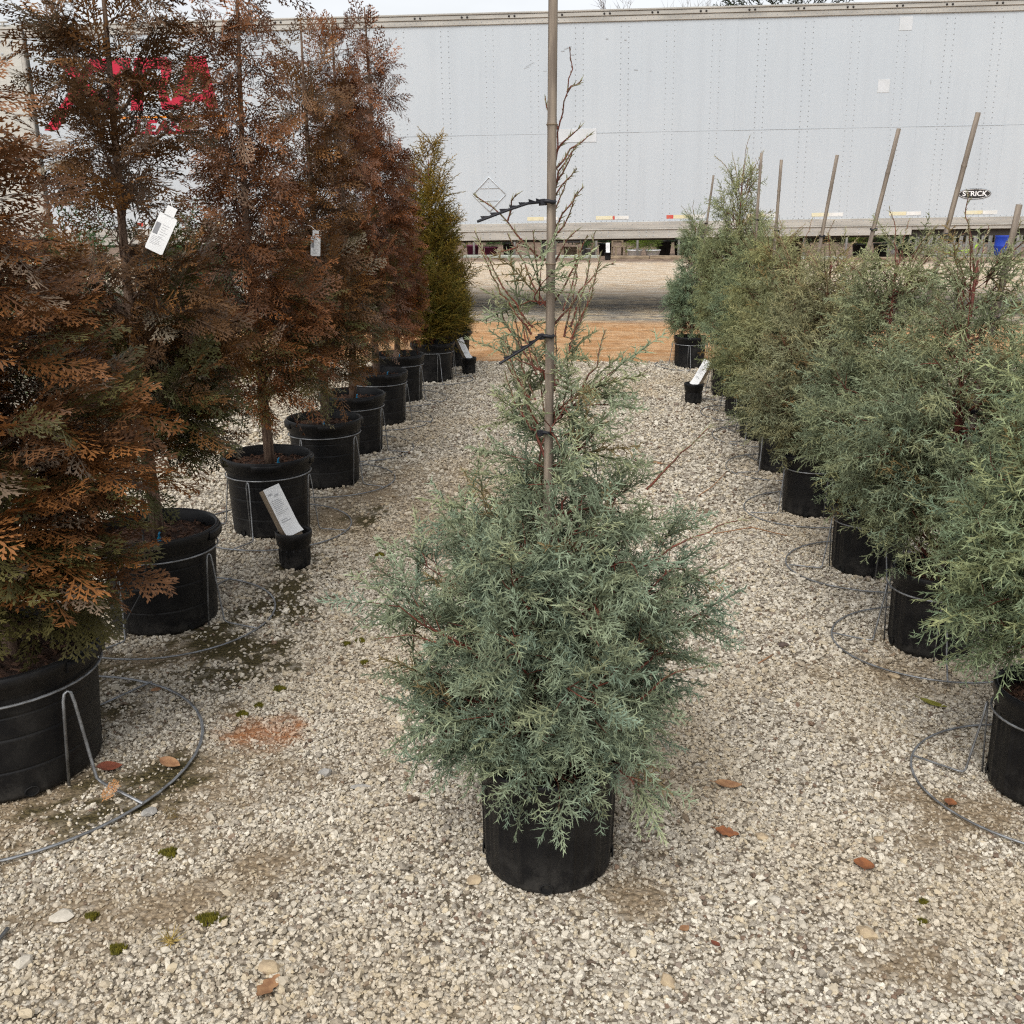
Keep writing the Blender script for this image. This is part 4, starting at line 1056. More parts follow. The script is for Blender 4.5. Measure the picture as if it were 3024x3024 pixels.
# seams, patches and scuffs
link('seam_trim',Acc().box((XL+0.3,-0.0022,2.5155),(XR-0.1,-0.0003,2.5185)).mesh('seam',M['rivet']),tr)
link('repair_patch',Acc().bbox((5.24,-0.004,3.73),(5.41,-0.0004,3.90),0.001).mesh('patch',M['patch']),tr)
link('repair_patch',Acc().bbox((5.02,-0.004,2.96),(5.18,-0.0004,3.13),0.001).mesh('patch',M['patch']),tr)
link('repair_patch',Acc().bbox((0.62,-0.004,2.40),(1.22,-0.0004,2.58),0.001).mesh('patch',M['patch']),tr)
for (x,z,w_,h_,a_) in ((0.82,3.62,0.10,0.012,20),(0.75,3.58,0.05,0.010,5),(0.88,3.53,0.05,0.01,0),(1.35,3.72,0.03,0.018,0),(1.6,3.70,0.03,0.015,0),(0.3,3.42,0.12,0.008,25),(0.25,3.38,0.08,0.012,20),(0.5,3.33,0.05,0.009,0),(1.75,3.32,0.05,0.012,-10),(1.95,3.30,0.03,0.012,30),(5.72,3.08,0.012,0.04,5)):
    link('scuff',Acc().box((-w_/2,-0.0012,-h_/2),(w_/2,-0.0004,h_/2)).mesh('scuff',M['rivet']),tr,loc=(x,-0.0003,z),rot=(0,R(-a_),0))
# empty diamond placard frame
A = Acc(); c = (-0.30,1.72); d = 0.235
pts = [(c[0],-0.008,c[1]+d),(c[0]+d,-0.008,c[1]),(c[0],-0.008,c[1]-d),(c[0]-d,-0.008,c[1]),(c[0],-0.008,c[1]+d)]
for k in range(4): A.tube([pts[k],pts[k+1]],0.006,5)
for s_ in (0.085,-0.085): A.tube([(c[0]-d+abs(s_),-0.006,c[1]+s_),(c[0]+d-abs(s_),-0.006,c[1]+s_)],0.004,5)
link('placard_holder',A.mesh('placard_holder',M['patch']),tr)
# reflective tape along the bottom edge
for (x0,cols) in ((-5.5,'rw'),(-4.3,'yw'),(-3.1,'rw'),(-1.95,'yw'),(-0.95,'rw'),(0.24,'yw'),(1.22,'ykw'),(2.22,'ryw'),(3.35,'yw'),(4.25,'yw'),(4.35,''),(5.32,'yw'),(6.36,'yw'),(7.5,'yw')):
    xx = x0
    for ch in cols:
        w_ = {'r':0.10,'y':0.24,'k':0.03,'w':0.20}[ch]
        link('tape_strip',Acc().box((xx,-0.0016,1.352),(xx+w_-0.004,-0.0003,1.402)).mesh('tape',M[{'r':'tape_red','y':'tape_yellow','k':'tape_red','w':'tape_white'}[ch]]),tr); xx += w_
def poly_prism(polys, y0=-0.0024, y1=-0.0004):
    A = Acc()
    for p in polys:
        n = len(p); V = [(x,y0,z) for x,z in p]+[(x,y1,z) for x,z in p]
        A.polys(V,[list(range(n)),list(range(n,2*n))[::-1]]+[(i,i+n,(i+1)%n+n,(i+1)%n) for i in range(n)])
    return A
LZ, LT_ = 2.94, 3.63   # baseline and cap height of the big letters
lg = link('logo',poly_prism([[(-6.22,LT_),(-6.42,LT_),(-6.02,3.18),(-5.80,LZ-0.02),(-5.62,LZ-0.02)],[(-5.74,LT_),(-5.90,LT_),(-6.70,2.70),(-6.50,2.70),(-6.02,3.30)]]).mesh('letter_x',M['red']),tr); lg['label'] = 'big red slanting logo letters with an orange line below'
link('letter',poly_prism([[(-5.80,LT_),(-5.86,LT_-0.17),(-5.36,LT_-0.17),(-5.30,LT_)],[(-5.64,LT_-0.172),(-5.76,LZ),(-5.59,LZ),(-5.47,LT_-0.172)]]).mesh('letter_t',M['red']),lg)
link('letter',poly_prism([[(-5.26,LT_),(-5.40,LZ),(-5.22,LZ),(-5.08,LT_)],[(-5.078,LT_),(-4.80,LT_),(-4.73,LT_-0.06),(-4.74,LT_-0.15),(-5.11,LT_-0.15)],[(-4.741,LT_-0.152),(-4.76,LT_-0.27),(-4.80,LT_-0.30),(-4.90,LT_-0.30),(-4.90,LT_-0.152)],[(-4.80,LT_-0.302),(-4.85,LT_-0.40),(-5.157,LT_-0.40),(-5.137,LT_-0.302)],[(-4.98,LT_-0.402),(-4.86,LT_-0.402),(-4.76,LZ),(-4.94,LZ)]]).mesh('letter_r',M['red']),lg)
link('letter',poly_prism([[(-4.48,LT_),(-4.86,LZ),(-4.67,LZ),(-4.36,LT_-0.20),(-4.36,LT_)],[(-4.358,LT_),(-4.24,LT_),(-4.12,LZ),(-4.29,LZ),(-4.358,LT_-0.20)],[(-4.56,LZ+0.21),(-4.61,LZ+0.10),(-4.302,LZ+0.10),(-4.312,LZ+0.21)]]).mesh('letter_a',M['red']),lg)
link('underline',Acc().box((-6.0,-0.0024,2.832),(-4.0,-0.0004,2.860)).mesh('underline',M['orange']),lg)
def text(body, size, mat, parent, loc, shear=0.0, sx=1.0, bold=0.0):
    cu = bpy.data.curves.new('lettering','FONT'); cu.body = body; cu.size = size; cu.shear = shear; cu.align_x = 'CENTER'; cu.align_y = 'CENTER'; cu.extrude = 0.0012; cu.offset = bold
    cu.materials.append(mat)
    o = bpy.data.objects.new('lettering',cu); col.objects.link(o)
    me = bpy.data.meshes.new_from_object(o.evaluated_get(bpy.context.evaluated_depsgraph_get())); bpy.data.objects.remove(o); o = link('lettering',me); o.parent = parent; o.location = loc; o.rotation_euler = (R(90),0,0); o.scale = (sx,1,1)
    return o
text('LEASE',0.26,M['red'],lg,(-4.98,-0.0025,2.70),0.25,1.2,0.01)
# builder's oval badge
bx, bz = 6.46, 1.625
n = 40; A = Acc()
V = [(0.225*math.cos(2*math.pi*k/n),-0.004,0.072*math.sin(2*math.pi*k/n)) for k in range(n)]
A.polys(V+[(x,0,z) for x,_,z in V],[list(range(n)),list(range(n,2*n))[::-1]]+[(i,i+n,(i+1)%n+n,(i+1)%n) for i in range(n)])
bd = link('badge',A.mesh('badge',M['black']),tr,loc=(bx,-0.0004,bz)); bd['label'] = 'black oval maker badge with white capital letters'
link('badge_rim',Acc().tube([(0.212*math.cos(2*math.pi*k/n),-0.0045,0.063*math.sin(2*math.pi*k/n)) for k in range(n+1)],0.003,5).mesh('badge_rim',M['white_vinyl']),bd)
text('STRICK',0.092,M['white_vinyl'],bd,(0,-0.006,0.0),0.0,1.1,0.002)
# tandem wheels behind the left trees, landing gear towards the right
TY = Acc().lathe([(0.30,-0.12),(0.46,-0.13),(0.505,-0.10),(0.51,0.0),(0.505,0.10),(0.46,0.13),(0.30,0.12)],40).mesh('tyre',M['rubber'])
RI = Acc().lathe([(0.001,-0.03),(0.10,-0.05),(0.16,-0.02),(0.27,-0.05),(0.30,-0.11),(0.31,-0.115)],32).mesh('rim',M['rail'])
for x in (-5.2,-3.9):
    for yy in (0.28,0.56,2.05,2.33):
        w_ = link('wheel',TY,tr,loc=(x,yy,0.505+gz(x)),rot=(R(90),0,0)); link('rim',RI,w_,rot=(R(180),0,0))
    link('axle',Acc().tube([(x,0.3,0.505+gz(x)),(x,2.3,0.505+gz(x))],0.065,10).mesh('axle',M['brown_steel']),tr)
link('bogie_frame',Acc().bbox((-6.0,0.75,0.72),(-3.1,0.9,1.06),0.01).bbox((-6.0,1.7,0.72),(-3.1,1.85,1.06),0.01).mesh('bogie_frame',M['brown_steel']),tr)
for yy in (0.45,2.05):
    lgz = gz(4.15)
    link('landing_leg',Acc().bbox((4.06,yy,0.45),(4.24,yy+0.15,1.07),0.01).bbox((4.09,yy+0.02,lgz+0.10),(4.21,yy+0.13,0.46),0.01).bbox((3.98,yy-0.06,lgz+0.0),(4.32,yy+0.21,lgz+0.03),0.006).bbox((4.05,yy+0.03,lgz+0.03),(4.25,yy+0.12,lgz+0.11),0.006).mesh('landing_leg',M['brown_steel']),tr)
link('gear_brace',Acc().tube([(4.15,0.6,0.62),(4.15,2.1,0.62)],0.03,8).mesh('gear_brace',M['brown_steel']),tr)
link('tool_box',Acc().bbox((3.55,0.35,0.78),(4.02,1.3,1.055),0.01).mesh('tool_box',M['brown_steel']),tr)

# second trailer, bare aluminium, end to end with the white one
t2 = thing('aluminium_trailer','bare aluminium trailer end with a corner post at the far left edge','trailer',(-6.80,15.715,0),(0,R(-TILT),R(-3.5)))
link('body',Acc().box((-4.2,0.02,1.2),(-0.03,2.55,4.0)).mesh('body2',M['alu']),t2)
link('side_panel',Acc().bbox((-4.2,-0.004,1.25),(-0.085,0.019,3.86),0.002).mesh('panel2',M['alu']),t2)
link('corner_post',Acc().bbox((-0.083,-0.02,1.15),(-0.02,0.12,4.0),0.012).mesh('corner_post',M['rail']),t2)
link('top_rail',Acc().bbox((-4.2,-0.025,3.862),(-0.084,0.019,3.93),0.006).bbox((-4.2,-0.04,3.931),(-0.03,0.05,3.965),0.006).mesh('top_rail2',M['rail']),t2)
link('bottom_rail',Acc().bbox((-4.2,-0.02,1.10),(-0.084,0.019,1.245),0.006).mesh('bottom_rail2',M['rail']),t2)
RB = Acc().lathe([(0.0005,0.010),(0.014,0.009),(0.02,0.0)],10).mesh('rivet_head',M['rivet'])
for (x,z) in ((-0.35,3.78),(-0.20,3.78),(-0.35,3.62),(-0.20,3.62)): link('rivet',RB,t2,loc=(x,-0.004,z),rot=(R(90),0,0))
link('roof_bolt',Acc().tube([(-0.28,0.0,3.96),(-0.28,0.0,4.02)],0.02,8).bbox((-0.36,-0.02,4.02),(-0.20,0.02,4.04),0.004).mesh('roof_bolt',M['rail']),t2)
link('support_leg',Acc().bbox((-1.3,0.4,0.0),(-1.14,0.55,1.1),0.008).mesh('support_leg',M['brown_steel']),t2)
link('support_leg',Acc().bbox((-1.3,2.0,0.0),(-1.14,2.15,1.1),0.008).mesh('support_leg2',M['brown_steel']),t2)

# ------------------------------------------------------------------ far side of the yard, seen beneath the trailer
M['post'] = plain('galvanised_post',(0.58,0.60,0.59),(0.48,0.50,0.49),0.5,8,bstr=0,metal=0.3)
M['timber'] = plain('old_timber',(0.36,0.28,0.19),(0.20,0.15,0.10),0.85,6,5,0.4,0.004,stretch=(1,6,6))
M['grey_wood'] = plain('grey_wood',(0.30,0.29,0.27),(0.18,0.17,0.155),0.9,8,5,0.3,0.004,stretch=(6,6,1))
M['concrete'] = plain('pale_kerb',(0.42,0.44,0.38),(0.30,0.32,0.27),0.9,5)
M['purple'] = plain('purple_pot',(0.10,0.012,0.045),(0.07,0.01,0.03),0.5,8,bstr=0)
M['grey_pot'] = plain('grey_pot',(0.22,0.21,0.21),(0.17,0.165,0.165),0.6,8,bstr=0)
M['white_pot'] = plain('white_pot',(0.8,0.8,0.8),(0.68,0.69,0.7),0.5,14,bstr=0)
M['lime'] = plain('lime_hose',(0.36,0.55,0.05),(0.3,0.48,0.04),0.45,10,bstr=0)
M['blue'] = plain('blue_drum',(0.02,0.06,0.42),(0.02,0.05,0.35),0.45,6,bstr=0)
hh = thing('shade_house','open shade house frame of grey posts behind the trailer','shade house',(0,33.0,0),(0,0,R(-3.5)))
POSTM = Acc().tube([(0,0,0),(0,0,2.6)],0.035,8).mesh('post',M['post'])
for k in range(-6,16): link('post',POSTM,hh,loc=(0.08+1.27*k,0,0))
link('beam',Acc().tube([(-8,0,2.62),(20,0,2.62)],0.035,8).mesh('beam',M['post']),hh)
for k in (-6,-2,2,6,10,15): link('rear_post',POSTM,hh,loc=(0.08+1.27*k,4.0,0)); link('rafter',Acc().tube([(0.08+1.27*k,0,2.62),(0.08+1.27*k,4.0,2.62)],0.03,8).mesh('rafter',M['post']),hh)
for (x0,x1,y,z0,z1,mk,lab,nm) in ((-8,2.7,32.55,0,0.085,'concrete','pale concrete kerb along the far side beneath the trailer','kerb'),
                         (2.95,4.15,32.2,0,0.09,'timber','weathered timber lying by the far sign','timber'),(4.16,6.0,32.15,0,0.10,'timber','long weathered timber below the white pots','timber'),
                         (6.2,10.0,32.3,0,0.08,'concrete','kerb piece behind the right row, far side','kerb'),(10.3,16.5,31.9,0,0.085,'timber','tan timber edging on the far right beneath the trailer','timber')):
    yy = y-0.061*(x0+x1)/2
    tag(link(nm,Acc().bbox((-(x1-x0)/2,-0.09,z0),((x1-x0)/2,0.09,z1),0.01).mesh(nm,M[mk]),loc=((x0+x1)/2,yy,0.0),rot=(0,0,R(-3.5))),lab,nm)
def far_pot(name, x, y, rp, hp, mk, plantcol, ps, lab, crown_me=None):
    t = thing(name,lab,'potted plant',(x,y,0),group='plants on the far side')
    link('pot',Acc().lathe([(rp*0.8-0.02,0.0),(rp*0.8,0.005),(rp*0.97,hp*0.88),(rp*1.05,hp*0.885),(rp*1.05,hp),(rp*0.98,hp),(rp*0.93,hp*0.9),(0.002,hp*0.88)],28).mesh('pot',M[mk]),t)
    if plantcol:
        c = link('crown',SHRUB,t,loc=(0,0,hp-0.2*ps[1]),rot=(0,0,x*3),scale=(ps[0],ps[0],ps[1])); c.color = (*plantcol,1)
    return t
M['pot_plain'] = M['pot']
far_pot('potted_shrub',-1.25,33.6,0.20,0.34,'purple',None,None,'purple-red pot beside the golden conifer, far side')
far_pot('potted_shrub',-0.72,33.5,0.27,0.30,'purple',(1.2,1.3,1.1),(0.9,0.6),'green shrub in a wide purple pot on the far side')
far_pot('potted_shrub',-0.10,33.7,0.20,0.42,'pot_plain',(1.2,1.1,1.0),(0.9,0.7),'green shrub in a black pot right of the purple pot, far side')
far_pot('potted_shrub',2.50,33.4,0.18,0.26,'grey_pot',(1.5,1.5,1.2),(0.6,0.6),'green plant in a grey pot by the far bench')
far_pot('potted_shrub',2.98,33.9,0.22,0.40,'pot_plain',(1.0,1.1,1.0),(0.7,0.7),'black pot behind the far little sign')
far_pot('potted_shrub',3.85,33.2,0.24,0.22,'white_pot',(3.2,2.6,1.0),(0.85,0.75),'left of two yellow-green shrubs in white pots, far side')
far_pot('potted_shrub',4.42,33.2,0.24,0.22,'white_pot',(2.6,2.0,1.2),(0.8,0.7),'right of two yellow-green shrubs in white pots, far side')
far_pot('potted_shrub',4.9,34.2,0.26,0.48,'pot_plain',(0.7,0.8,0.8),(0.9,0.8),'dark shrub in a tall black pot behind the white pots')
far_pot('potted_shrub',5.5,34.3,0.26,0.48,'pot_plain',(0.7,0.7,0.7),(0.9,0.8),'dark shrub in a tall black pot left of the landing gear')
far_pot('potted_shrub',11.0,33.4,0.26,0.40,'pot_plain',(2.2,1.7,0.8),(1.0,0.9),'yellowish shrub in a black pot, far right side')
far_pot('potted_shrub',11.7,33.5,0.26,0.40,'pot_plain',(0.8,0.8,0.7),(1.0,0.9),'dark green shrub in a black pot right of the yellowish one')
far_pot('potted_shrub',12.5,33.6,0.26,0.38,'pot_plain',(0.7,0.8,0.6),(0.9,0.9),'dark shrub in a black pot next to the picket fence')
# bench with boxes
t = thing('bench','dark slatted bench with crates below, far side under the trailer','bench',(1.65,33.7,0))
link('bench_top',Acc().bbox((-0.75,-0.3,0.42),(0.75,0.3,0.48),0.008).mesh('bench_top',M['black']),t)
for x in (-0.65,0.65): link('leg',Acc().bbox((x-0.07,-0.25,0),(x+0.07,0.25,0.418),0.008).mesh('bench_leg',M['black']),t)
tag(link('crate',Acc().bbox((-0.25,-0.2,0.0),(0.25,0.2,0.04),0.004).bbox((-0.25,-0.2,0.041),(-0.21,0.2,0.28),0.004).bbox((0.21,-0.2,0.041),(0.25,0.2,0.28),0.004).bbox((-0.205,0.16,0.041),(0.205,0.19,0.28),0.004).mesh('crate',M['timber']),loc=(1.85,33.75,0)),'small tan crate under the far bench','crate')
t = thing('wooden_chair','small brown wooden frame chair on the far side','chair',(3.40,33.6,0),(0,0,R(15)))
for (x,y) in ((-0.17,-0.17),(0.17,-0.17),(-0.17,0.17),(0.17,0.17)): link('leg',Acc().bbox((x-0.025,y-0.025,0),(x+0.025,y+0.025,0.28 if y < 0 else 0.62),0.003).mesh('chair_leg',M['brick'] if 'brick' in M else M['timber']),t)
link('seat',Acc().bbox((-0.2,-0.2,0.281),(0.2,0.14,0.315),0.004).mesh('chair_seat',M['timber']),t)
link('backrest',Acc().bbox((-0.14,0.15,0.45),(0.14,0.175,0.60),0.004).mesh('chair_back',M['timber']),t)
# picket fence far right
t = thing('picket_fence','grey weathered picket fence on the far right behind the trailer','fence',(15.2,34.6,0),(0,0,R(-3.5)))
PK = Acc().bbox((-0.06,-0.012,0),(0.06,0.012,1.35),0.003).mesh('picket',M['grey_wood'])
for k in range(26): link('picket',PK,t,loc=(-2.9+0.235*k+0.02*math.sin(k*5),0.01*math.sin(k*3),0.03),rot=(0,R(2.5*math.sin(k*7)),0))
link('rail',Acc().bbox((-3.1,0.03,0.95),(3.3,0.07,1.04),0.004).bbox((-3.1,0.03,0.25),(3.3,0.07,0.34),0.004).mesh('fence_rail',M['grey_wood']),t)
hp = [(13.3,33.0,0.09)]+[(13.3+1.1*i/12,33.0+0.05*math.sin(i),0.09+0.012*i) for i in range(1,13)]+[(14.4+0.22*math.cos(a_/3-1.2),33.1+0.1*math.sin(a_/3),0.26+0.13*math.sin(a_/3+0.4)) for a_ in range(1,16)]
tag(link('garden_hose',Acc().tube(hp,0.022,8).mesh('hose',M['lime'])),'lime green garden hose lying before the far picket fence','hose')
tag(link('pallet',Acc().bbox((-0.9,-0.4,0.06),(0.9,0.4,0.085),0.004).bbox((-0.9,-0.4,0),(0.9,-0.32,0.059),0.004).bbox((-0.9,0.32,0),(0.9,0.4,0.059),0.004).mesh('pallet',M['grey_wood']),loc=(13.9,33.0,0)),'grey pallet under the lime hose','pallet')
A = Acc().lathe([(0.002,0.0),(0.27,0.0),(0.285,0.03),(0.285,0.28),(0.295,0.30),(0.285,0.32),(0.285,0.58),(0.295,0.60),(0.285,0.62),(0.28,0.86),(0.265,0.88),(0.002,0.87)],28)
tag(link('drum',A.mesh('drum',M['blue']),loc=(15.75,33.9,0)),'blue plastic drum at the far right before the picket fence','drum')
# dark planting that closes the view under the trailer
fz = Acc(); rf = np.random.default_rng(101); nf = 1500
X = unit(rf.normal(0,1,(nf,3))); T = np.stack([rf.uniform(-24,26,nf),rf.uniform(40,46,nf),rf.uniform(0.0,2.6,nf)],1)
cc = np.array([0.05,0.062,0.03])*rf.uniform(0.4,1.6,(nf,1))*np.where(rf.uniform(0,1,(nf,1))<0.3,np.array([[1.5,0.9,0.7]]),1.0)
place(fz,[(v,f,t_) for v,f,t_ in [proto_cypress(rf,0.14,3.0,0.35,0.06) for _ in range(3)]],rf.integers(0,3,nf),X,unit(rf.normal(0,1,(nf,3))),T,rf.uniform(3,6.5,nf),cc*0.6,cc)
o_ = link('undergrowth',fz.mesh('undergrowth',M['shrub'],True)); o_['kind'] = 'stuff'; o_['label'] = 'dark undergrowth far behind the trailer'; o_['category'] = 'undergrowth'
tag(link('embankment',Acc().bbox((-30,-0.5,-0.1),(30,3,1.9),0.3).mesh('embankment',plain('bank_earth',(0.035,0.034,0.022),(0.018,0.018,0.012),0.95,2,6,0.5,0.05)),loc=(0,46.5,0)),'x','x')
struct(bpy.data.objects['embankment']); del bpy.data.objects['embankment']['label']; del bpy.data.objects['embankment']['category']
# trees whose tops show above the trailer
M['bark_far'] = plain('far_bark',(0.16,0.13,0.11),(0.10,0.08,0.07),0.9,5)
def bare_tree(seed, H):
    rg_ = np.random.default_rng(seed); tk = Acc(); p0,p1,r_ = [],[],[]
    tk.tube([(0,0,0),(0.1,0,H*0.35),(0,0.1,H*0.7)],[0.2,0.15,0.09],8)
    def grow(p,d,l,r,k):
        q = p+d*l
        p0.append(p); p1.append(p+d*l*1.25); r_.append(r)
        if k == 0: return
        for j in range(3):
            nd = unit(d+rg_.normal(0,0.42,3)+np.array([0,0,0.16])); grow(p+d*l*rg_.uniform(0.5,1.0),nd,l*rg_.uniform(0.6,0.85),r*0.6,k-1)
    for k in range(9): grow(np.array([0,0,H*rg_.uniform(0.4,0.72)]),unit(rg_.normal(0,0.7,3)+np.array([0,0,0.9])),H*rg_.uniform(0.12,0.18),0.06,4)
    p1_ = np.array(p1); top = p1_[:,2].max(); 
    V,F = cones(p0,p1,r_); V[:,2] *= 1.0
    cr = Acc(); cr.add(V,F)
    return tk.mesh('trunk_bare',M['bark_far']), cr.mesh('crown_bare',M['bark_far']), top
for (x,y,H,sd,lab) in ((6.6,56,11.6,3,'bare twiggy treetop above the trailer, left of the pair'),(9.6,57,12.0,4,'bare twiggy treetop above the trailer, beside the evergreen')):
    a_,b_,top = bare_tree(sd,H); k_ = (12.15 if sd == 3 else 12.6)/top
    t = thing('bare_tree',lab,'tree',(x,y,0),group='bare trees beyond the trailer'); t.scale = (k_,k_,k_)
    link('trunk',a_,t); link('crown',b_,t)
rg_ = np.random.default_rng(111); A = Acc(); n = 420
T = rg_.normal(0,1,(n,3)); T = unit(T)*rg_.uniform(0.4,1,(n,1))**0.5*np.array([2.9,2.2,2.2])+np.array([0,0,10.4])
cc = np.array([0.03,0.038,0.015])*rg_.uniform(0.5,1.5,(n,1))
place(A,[proto_cypress(rg_,0.14,2.2,0.5,0.06) for _ in range(2)],rg_.integers(0,2,n),unit(T-np.array([0,0,9.5])),unit(rg_.normal(0,1,(n,3))),T,rg_.uniform(4.5,7,n),cc*0.6,cc)
t = thing('pine_tree','dark evergreen treetop just showing above the trailer','tree',(13.4,56,0))
link('trunk',Acc().tube([(0,0,0),(0.1,0,6),(0,0,11)],[0.25,0.2,0.06],8).mesh('trunk_pine',M['bark_far']),t); link('crown',A.mesh('crown_pine',M['shrub'],True),t)

# ------------------------------------------------------------------ leaves, stones, moss on the gravel
M['leaf_brown'] = plain('dry_leaf',(0.30,0.115,0.045),(0.19,0.075,0.035),0.6,40,4,0.3,0.002)
M['leaf_tan'] = plain('tan_leaf',(0.36,0.20,0.10),(0.24,0.12,0.06),0.6,40,4,0.3,0.002)
M['leaf_red'] = plain('red_leaf',(0.22,0.065,0.035),(0.15,0.05,0.03),0.6,40,4,0.3,0.002)
M['leaf_green'] = plain('yellow_green_leaf',(0.20,0.19,0.03),(0.14,0.13,0.02),0.5,40,4,0.3,0.002)
def leaf(x, y, L, W, ang, mk, lab, lobed=False, tilt=(0.1,0.15), curl=0.25):
    L, W = L*1.4, W*1.4
    N = 14; V, F = [], []
    for i in range(N+1):
        t = i/N; w = W/2*math.sin(math.pi*t**0.85)**0.8
        if lobed: w *= 0.55+0.45*abs(math.cos(t*math.pi*3.2))
        w = max(w,0.0008)
        for s in (-1,0,1):
            V.append(((t-0.5)*L, s*w, curl*(abs(s)*w)*0.8+0.25*curl*L*(2*t-1)**2))
    for i in range(N):
        for k in range(2):
            a_ = i*3+k; F.append((a_,a_+3,a_+4,a_+1))
    n0 = len(V); V2 = V+[(p[0],p[1],p[2]-0.0006) for p in V]; F2 = F+[tuple(q+n0 for q in f[::-1]) for f in F]
    A = Acc(); A.add(V2,F2,None,True); A.tube([(-L/2,0,0.25*curl*L),(-L/2-L*0.18,0.002,0.25*curl*L+0.002)],0.0009,4)
    o = link('fallen_leaf',A.mesh('fallen_leaf',M[mk]),loc=(x,y,0.012),rot=(tilt[0],tilt[1],R(ang)))
    return tag(o,lab,'leaf','fallen leaves on the gravel')
leaf(0.61,2.55,0.058,0.026,5,'leaf_tan','orange oval leaf on gravel right of the central pot')
leaf(0.56,2.32,0.045,0.030,-10,'leaf_brown','lobed brown leaf on gravel below the orange oval leaf',True)
leaf(0.87,2.18,0.046,0.036,75,'leaf_brown','round red-brown leaf on open gravel at lower right',curl=0.4)
leaf(1.20,2.46,0.035,0.024,60,'leaf_brown','small brown leaf beside the wire ring at the right edge')
leaf(-0.51,1.77,0.06,0.028,70,'leaf_tan','tan lobed leaf near the bottom edge, left of centre',True)
leaf(-1.17,2.64,0.05,0.034,25,'leaf_red','dark red leaf against the nearest left pot',curl=0.4)
leaf(-1.20,3.14,0.036,0.018,70,'leaf_tan','narrow orange leaf between the first and second left pots')
leaf(0.39,1.95,0.022,0.014,40,'leaf_tan','tiny orange leaf below the central pot')
leaf(1.38,3.04,0.062,0.020,-25,'leaf_green','long yellow-green leaf near the right row')
leaf(-1.00,2.66,0.05,0.03,-20,'leaf_tan','pale curled leaf on the ground ring of the nearest left stand',curl=0.5)
leaf(0.45,1.90,0.02,0.012,120,'leaf_red','tiny dark red leaf fragment below the central pot')
leaf(-0.30,3.9,0.03,0.02,10,'leaf_brown','small brown leaf far up the aisle left of the central tree')
leaf(0.55,4.6,0.035,0.02,60,'leaf_brown','small brown leaf in the aisle right of the central tree')
leaf(0.92,6.3,0.05,0.03,0,'leaf_tan','tan leaf in the aisle before the right sign pot')
M['stone_tan'] = plain('tan_stone',(0.46,0.36,0.23),(0.34,0.26,0.17),0.85,50,4,0.5,0.003)
M['stone_grey'] = plain('grey_stone',(0.38,0.36,0.33),(0.26,0.25,0.23),0.85,50,4,0.5,0.003)
M['stone_pale'] = plain('pale_stone',(0.55,0.50,0.42),(0.44,0.40,0.33),0.85,50,4,0.5,0.003)
M['stone_dark'] = plain('dark_stone',(0.12,0.085,0.07),(0.08,0.06,0.05),0.85,50,4,0.5,0.003)
import bmesh
def stone(x, y, L, W, H, ang, mk, lab, seed):
    rg2 = np.random.default_rng(seed); bm = bmesh.new(); L, W, H = L*1.15, W*1.15, H*1.15
    pts = rg2.normal(0,1,(26,3)); pts = unit(pts)*rg2.uniform(0.85,1.1,(26,1))
    for p in pts: bm.verts.new((p[0]*L/2,p[1]*W/2,p[2]*H/2))
    bmesh.ops.convex_hull(bm,input=bm.verts)
    me = bpy.data.meshes.new('stone'); bm.to_mesh(me); bm.free(); me.materials.append(M[mk])
    return tag(link('stone',me,loc=(x,y,H*0.34),rot=(0.1,0.05,R(ang))),lab,'stone','larger stones lying on the gravel')
for i,(x,y,L,W,H,an,mk,lab) in enumerate([
 (0.80,1.94,0.045,0.028,0.02,-50,'stone_tan','tan angular stone at lower right below the round leaf'),(-0.09,2.13,0.036,0.03,0.02,10,'stone_tan','tan stone left of the foot of the central pot'),
 (-1.04,2.00,0.05,0.04,0.016,20,'stone_pale','flat pale stone at lower left'),(-1.06,1.85,0.042,0.034,0.02,60,'stone_pale','cream stone near the lower left corner'),
 (-0.52,1.83,0.05,0.034,0.022,-10,'stone_tan','large tan stone beside the lobed leaf at the bottom edge'),(-0.54,2.62,0.042,0.024,0.022,10,'stone_grey','grey stone in the gravel left of the central tree'),
 (-0.43,2.55,0.055,0.015,0.014,12,'stone_grey','long grey stone left of the central pot'),(0.65,2.31,0.032,0.022,0.016,-30,'stone_tan','tan flat stone right of the central pot'),
 (0.86,2.79,0.034,0.026,0.02,15,'stone_pale','pale stone on the gravel toward the right row'),(0.85,2.64,0.03,0.024,0.018,60,'stone_pale','whitish stone below the pale one toward the right row'),
 (1.33,3.25,0.042,0.028,0.022,-15,'stone_tan','tan stone inside the ground ring of the second right stand'),(1.01,3.52,0.04,0.026,0.02,0,'stone_dark','dark stone on the gravel left of the second right stand'),
 (0.33,1.79,0.045,0.026,0.02,-55,'stone_tan','tan wedge stone near the bottom edge right of centre'),(0.95,2.30,0.03,0.02,0.016,30,'stone_tan','small tan stone above the round leaf'),
 (0.62,2.05,0.03,0.026,0.02,0,'stone_pale','cream stone left of the tan angular stone'),(-0.98,2.42,0.04,0.03,0.02,40,'stone_grey','grey stone by the ring of the nearest left stand')]):
    stone(x,y,L,W,H,an,mk,lab,200+i)
M['moss'] = plain('bright_moss',(0.15,0.13,0.012),(0.07,0.065,0.008),0.95,90,4,0.8,0.004)
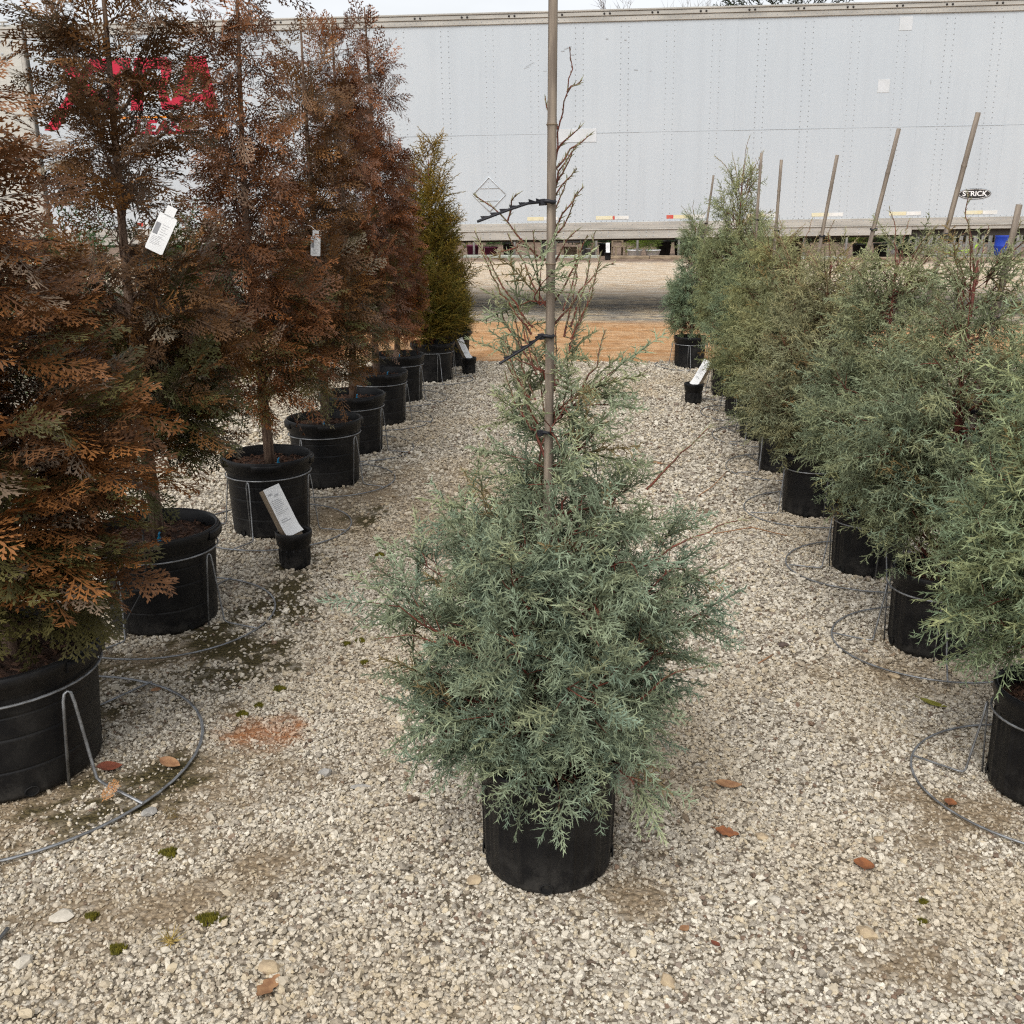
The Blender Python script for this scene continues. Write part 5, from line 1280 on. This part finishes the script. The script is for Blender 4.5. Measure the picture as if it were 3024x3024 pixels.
def moss(x, y, r, lab, seed):
    rg2 = np.random.default_rng(seed); A = Acc(); p0, p1 = [], []
    n = 260
    for i in range(n):
        a_ = rg2.uniform(0,6.28); q = math.sqrt(rg2.uniform(0,1)); rad = r*(1+0.25*math.sin(3*a_+seed))
        c = np.array([math.cos(a_)*q*rad,math.sin(a_)*q*rad*0.8,(1-q*q)*r*0.35])
        p0.append(c-np.array([0,0,0.006])); p1.append(c+unit(rg2.normal(0,0.5,3)+np.array([0,0,1.0]))*rg2.uniform(0.003,0.007))
    V,F = cones(p0,p1,np.full(n,r*0.085)); A.add(V,F)
    return tag(link('moss_clump',A.mesh('moss_clump',M['moss']),loc=(x,y,0.008)),lab,'moss','moss clumps in the gravel')
for i,(x,y,r_,lab) in enumerate([(-0.87,2.24,0.022,'bright moss clump below the nearest left stand'),(-0.70,1.99,0.024,'moss clump at lower left, largest one'),(-0.87,1.89,0.018,'dark moss clump near the bottom left'),
 (-0.79,3.16,0.02,'moss clump on gravel between the second pot and the aisle'),(-0.87,2.98,0.018,'moss clump just left of the rusty patch'),(-0.83,3.04,0.014,'small moss clump above the rusty patch'),(-0.57,3.56,0.018,'moss clump at the edge of the aisle beside the dark mossy patch'),
 (-0.62,3.53,0.015,'smaller moss clump left of the one by the aisle'),(-0.53,3.37,0.014,'moss clump nearest the foliage of the central tree'),(0.97,2.05,0.010,'tiny moss tuft at the lower right, upper one'),(0.94,1.98,0.010,'tiny moss tuft at the lower right, lower one'),(-0.62,4.55,0.02,'moss clump right of the third left pot'),(-0.66,1.985,0.010,'little moss bit right of the largest clump'),(-0.97,2.00,0.014,'dull moss clump next to the flat pale stone')]):
    moss(x,y,r_,lab,300+i)
# dry grass tuft and shed sprays
A = Acc(); rg2 = np.random.default_rng(401); p0,p1 = [],[]
for k in range(34):
    d_ = unit(rg2.normal(0,1,3)*np.array([1,1,0.3])+np.array([0,0,0.45])); p0.append(rg2.normal(0,0.004,3)); p1.append(d_*rg2.uniform(0.02,0.05))
V,F = cones(p0,p1,np.full(34,0.0013)); A.add(V,F)
tag(link('dry_grass_tuft',A.mesh('dry_grass_tuft',plain('dry_grass',(0.42,0.30,0.09),(0.30,0.22,0.06),0.7,30,bstr=0)),loc=(-0.76,1.91,0.012)),'dry yellow grass tuft in the gravel near the bottom left','grass tuft')
for (x,y,an,ti,sc,c_,lab) in ((-1.12,2.45,70,-35,0.42,(0.36,0.17,0.06),'dry orange arborvitae spray standing by the nearest left stand'),(-0.94,2.44,-55,-4,0.36,(0.13,0.09,0.03),'flat olive arborvitae spray lying right of the nearest left stand')):
    A = Acc(); v_,f_,t_ = TH[0]; A.add(v_*sc,f_,np.tile(c_,(len(v_),1)))
    tag(link('shed_spray',A.mesh('shed_spray',M['thuja'],True),loc=(x,y,0.016),rot=(0,R(ti),R(an))),lab,'twig')
for (pts,lab) in (([(1.05,5.55,0.012),(1.15,5.7,0.02),(1.25,5.9,0.03),(1.32,6.1,0.014)],'thin dry twig on the gravel before the fifth right pot'),([(1.0,4.85,0.012),(1.2,4.9,0.03),(1.36,4.82,0.012)],'orange dry twig on the gravel before the fourth right pot'),([(0.88,3.35,0.012),(0.95,3.42,0.014)],'short stick on the gravel left of the second right stand')):
    tag(link('dry_twig',Acc().tube(pts,0.003,5).mesh('dry_twig',M['leaf_tan'])),lab,'twig')
print('TRIS', sum(len(m.loops)-2*len(m.polygons) for m in bpy.data.meshes))
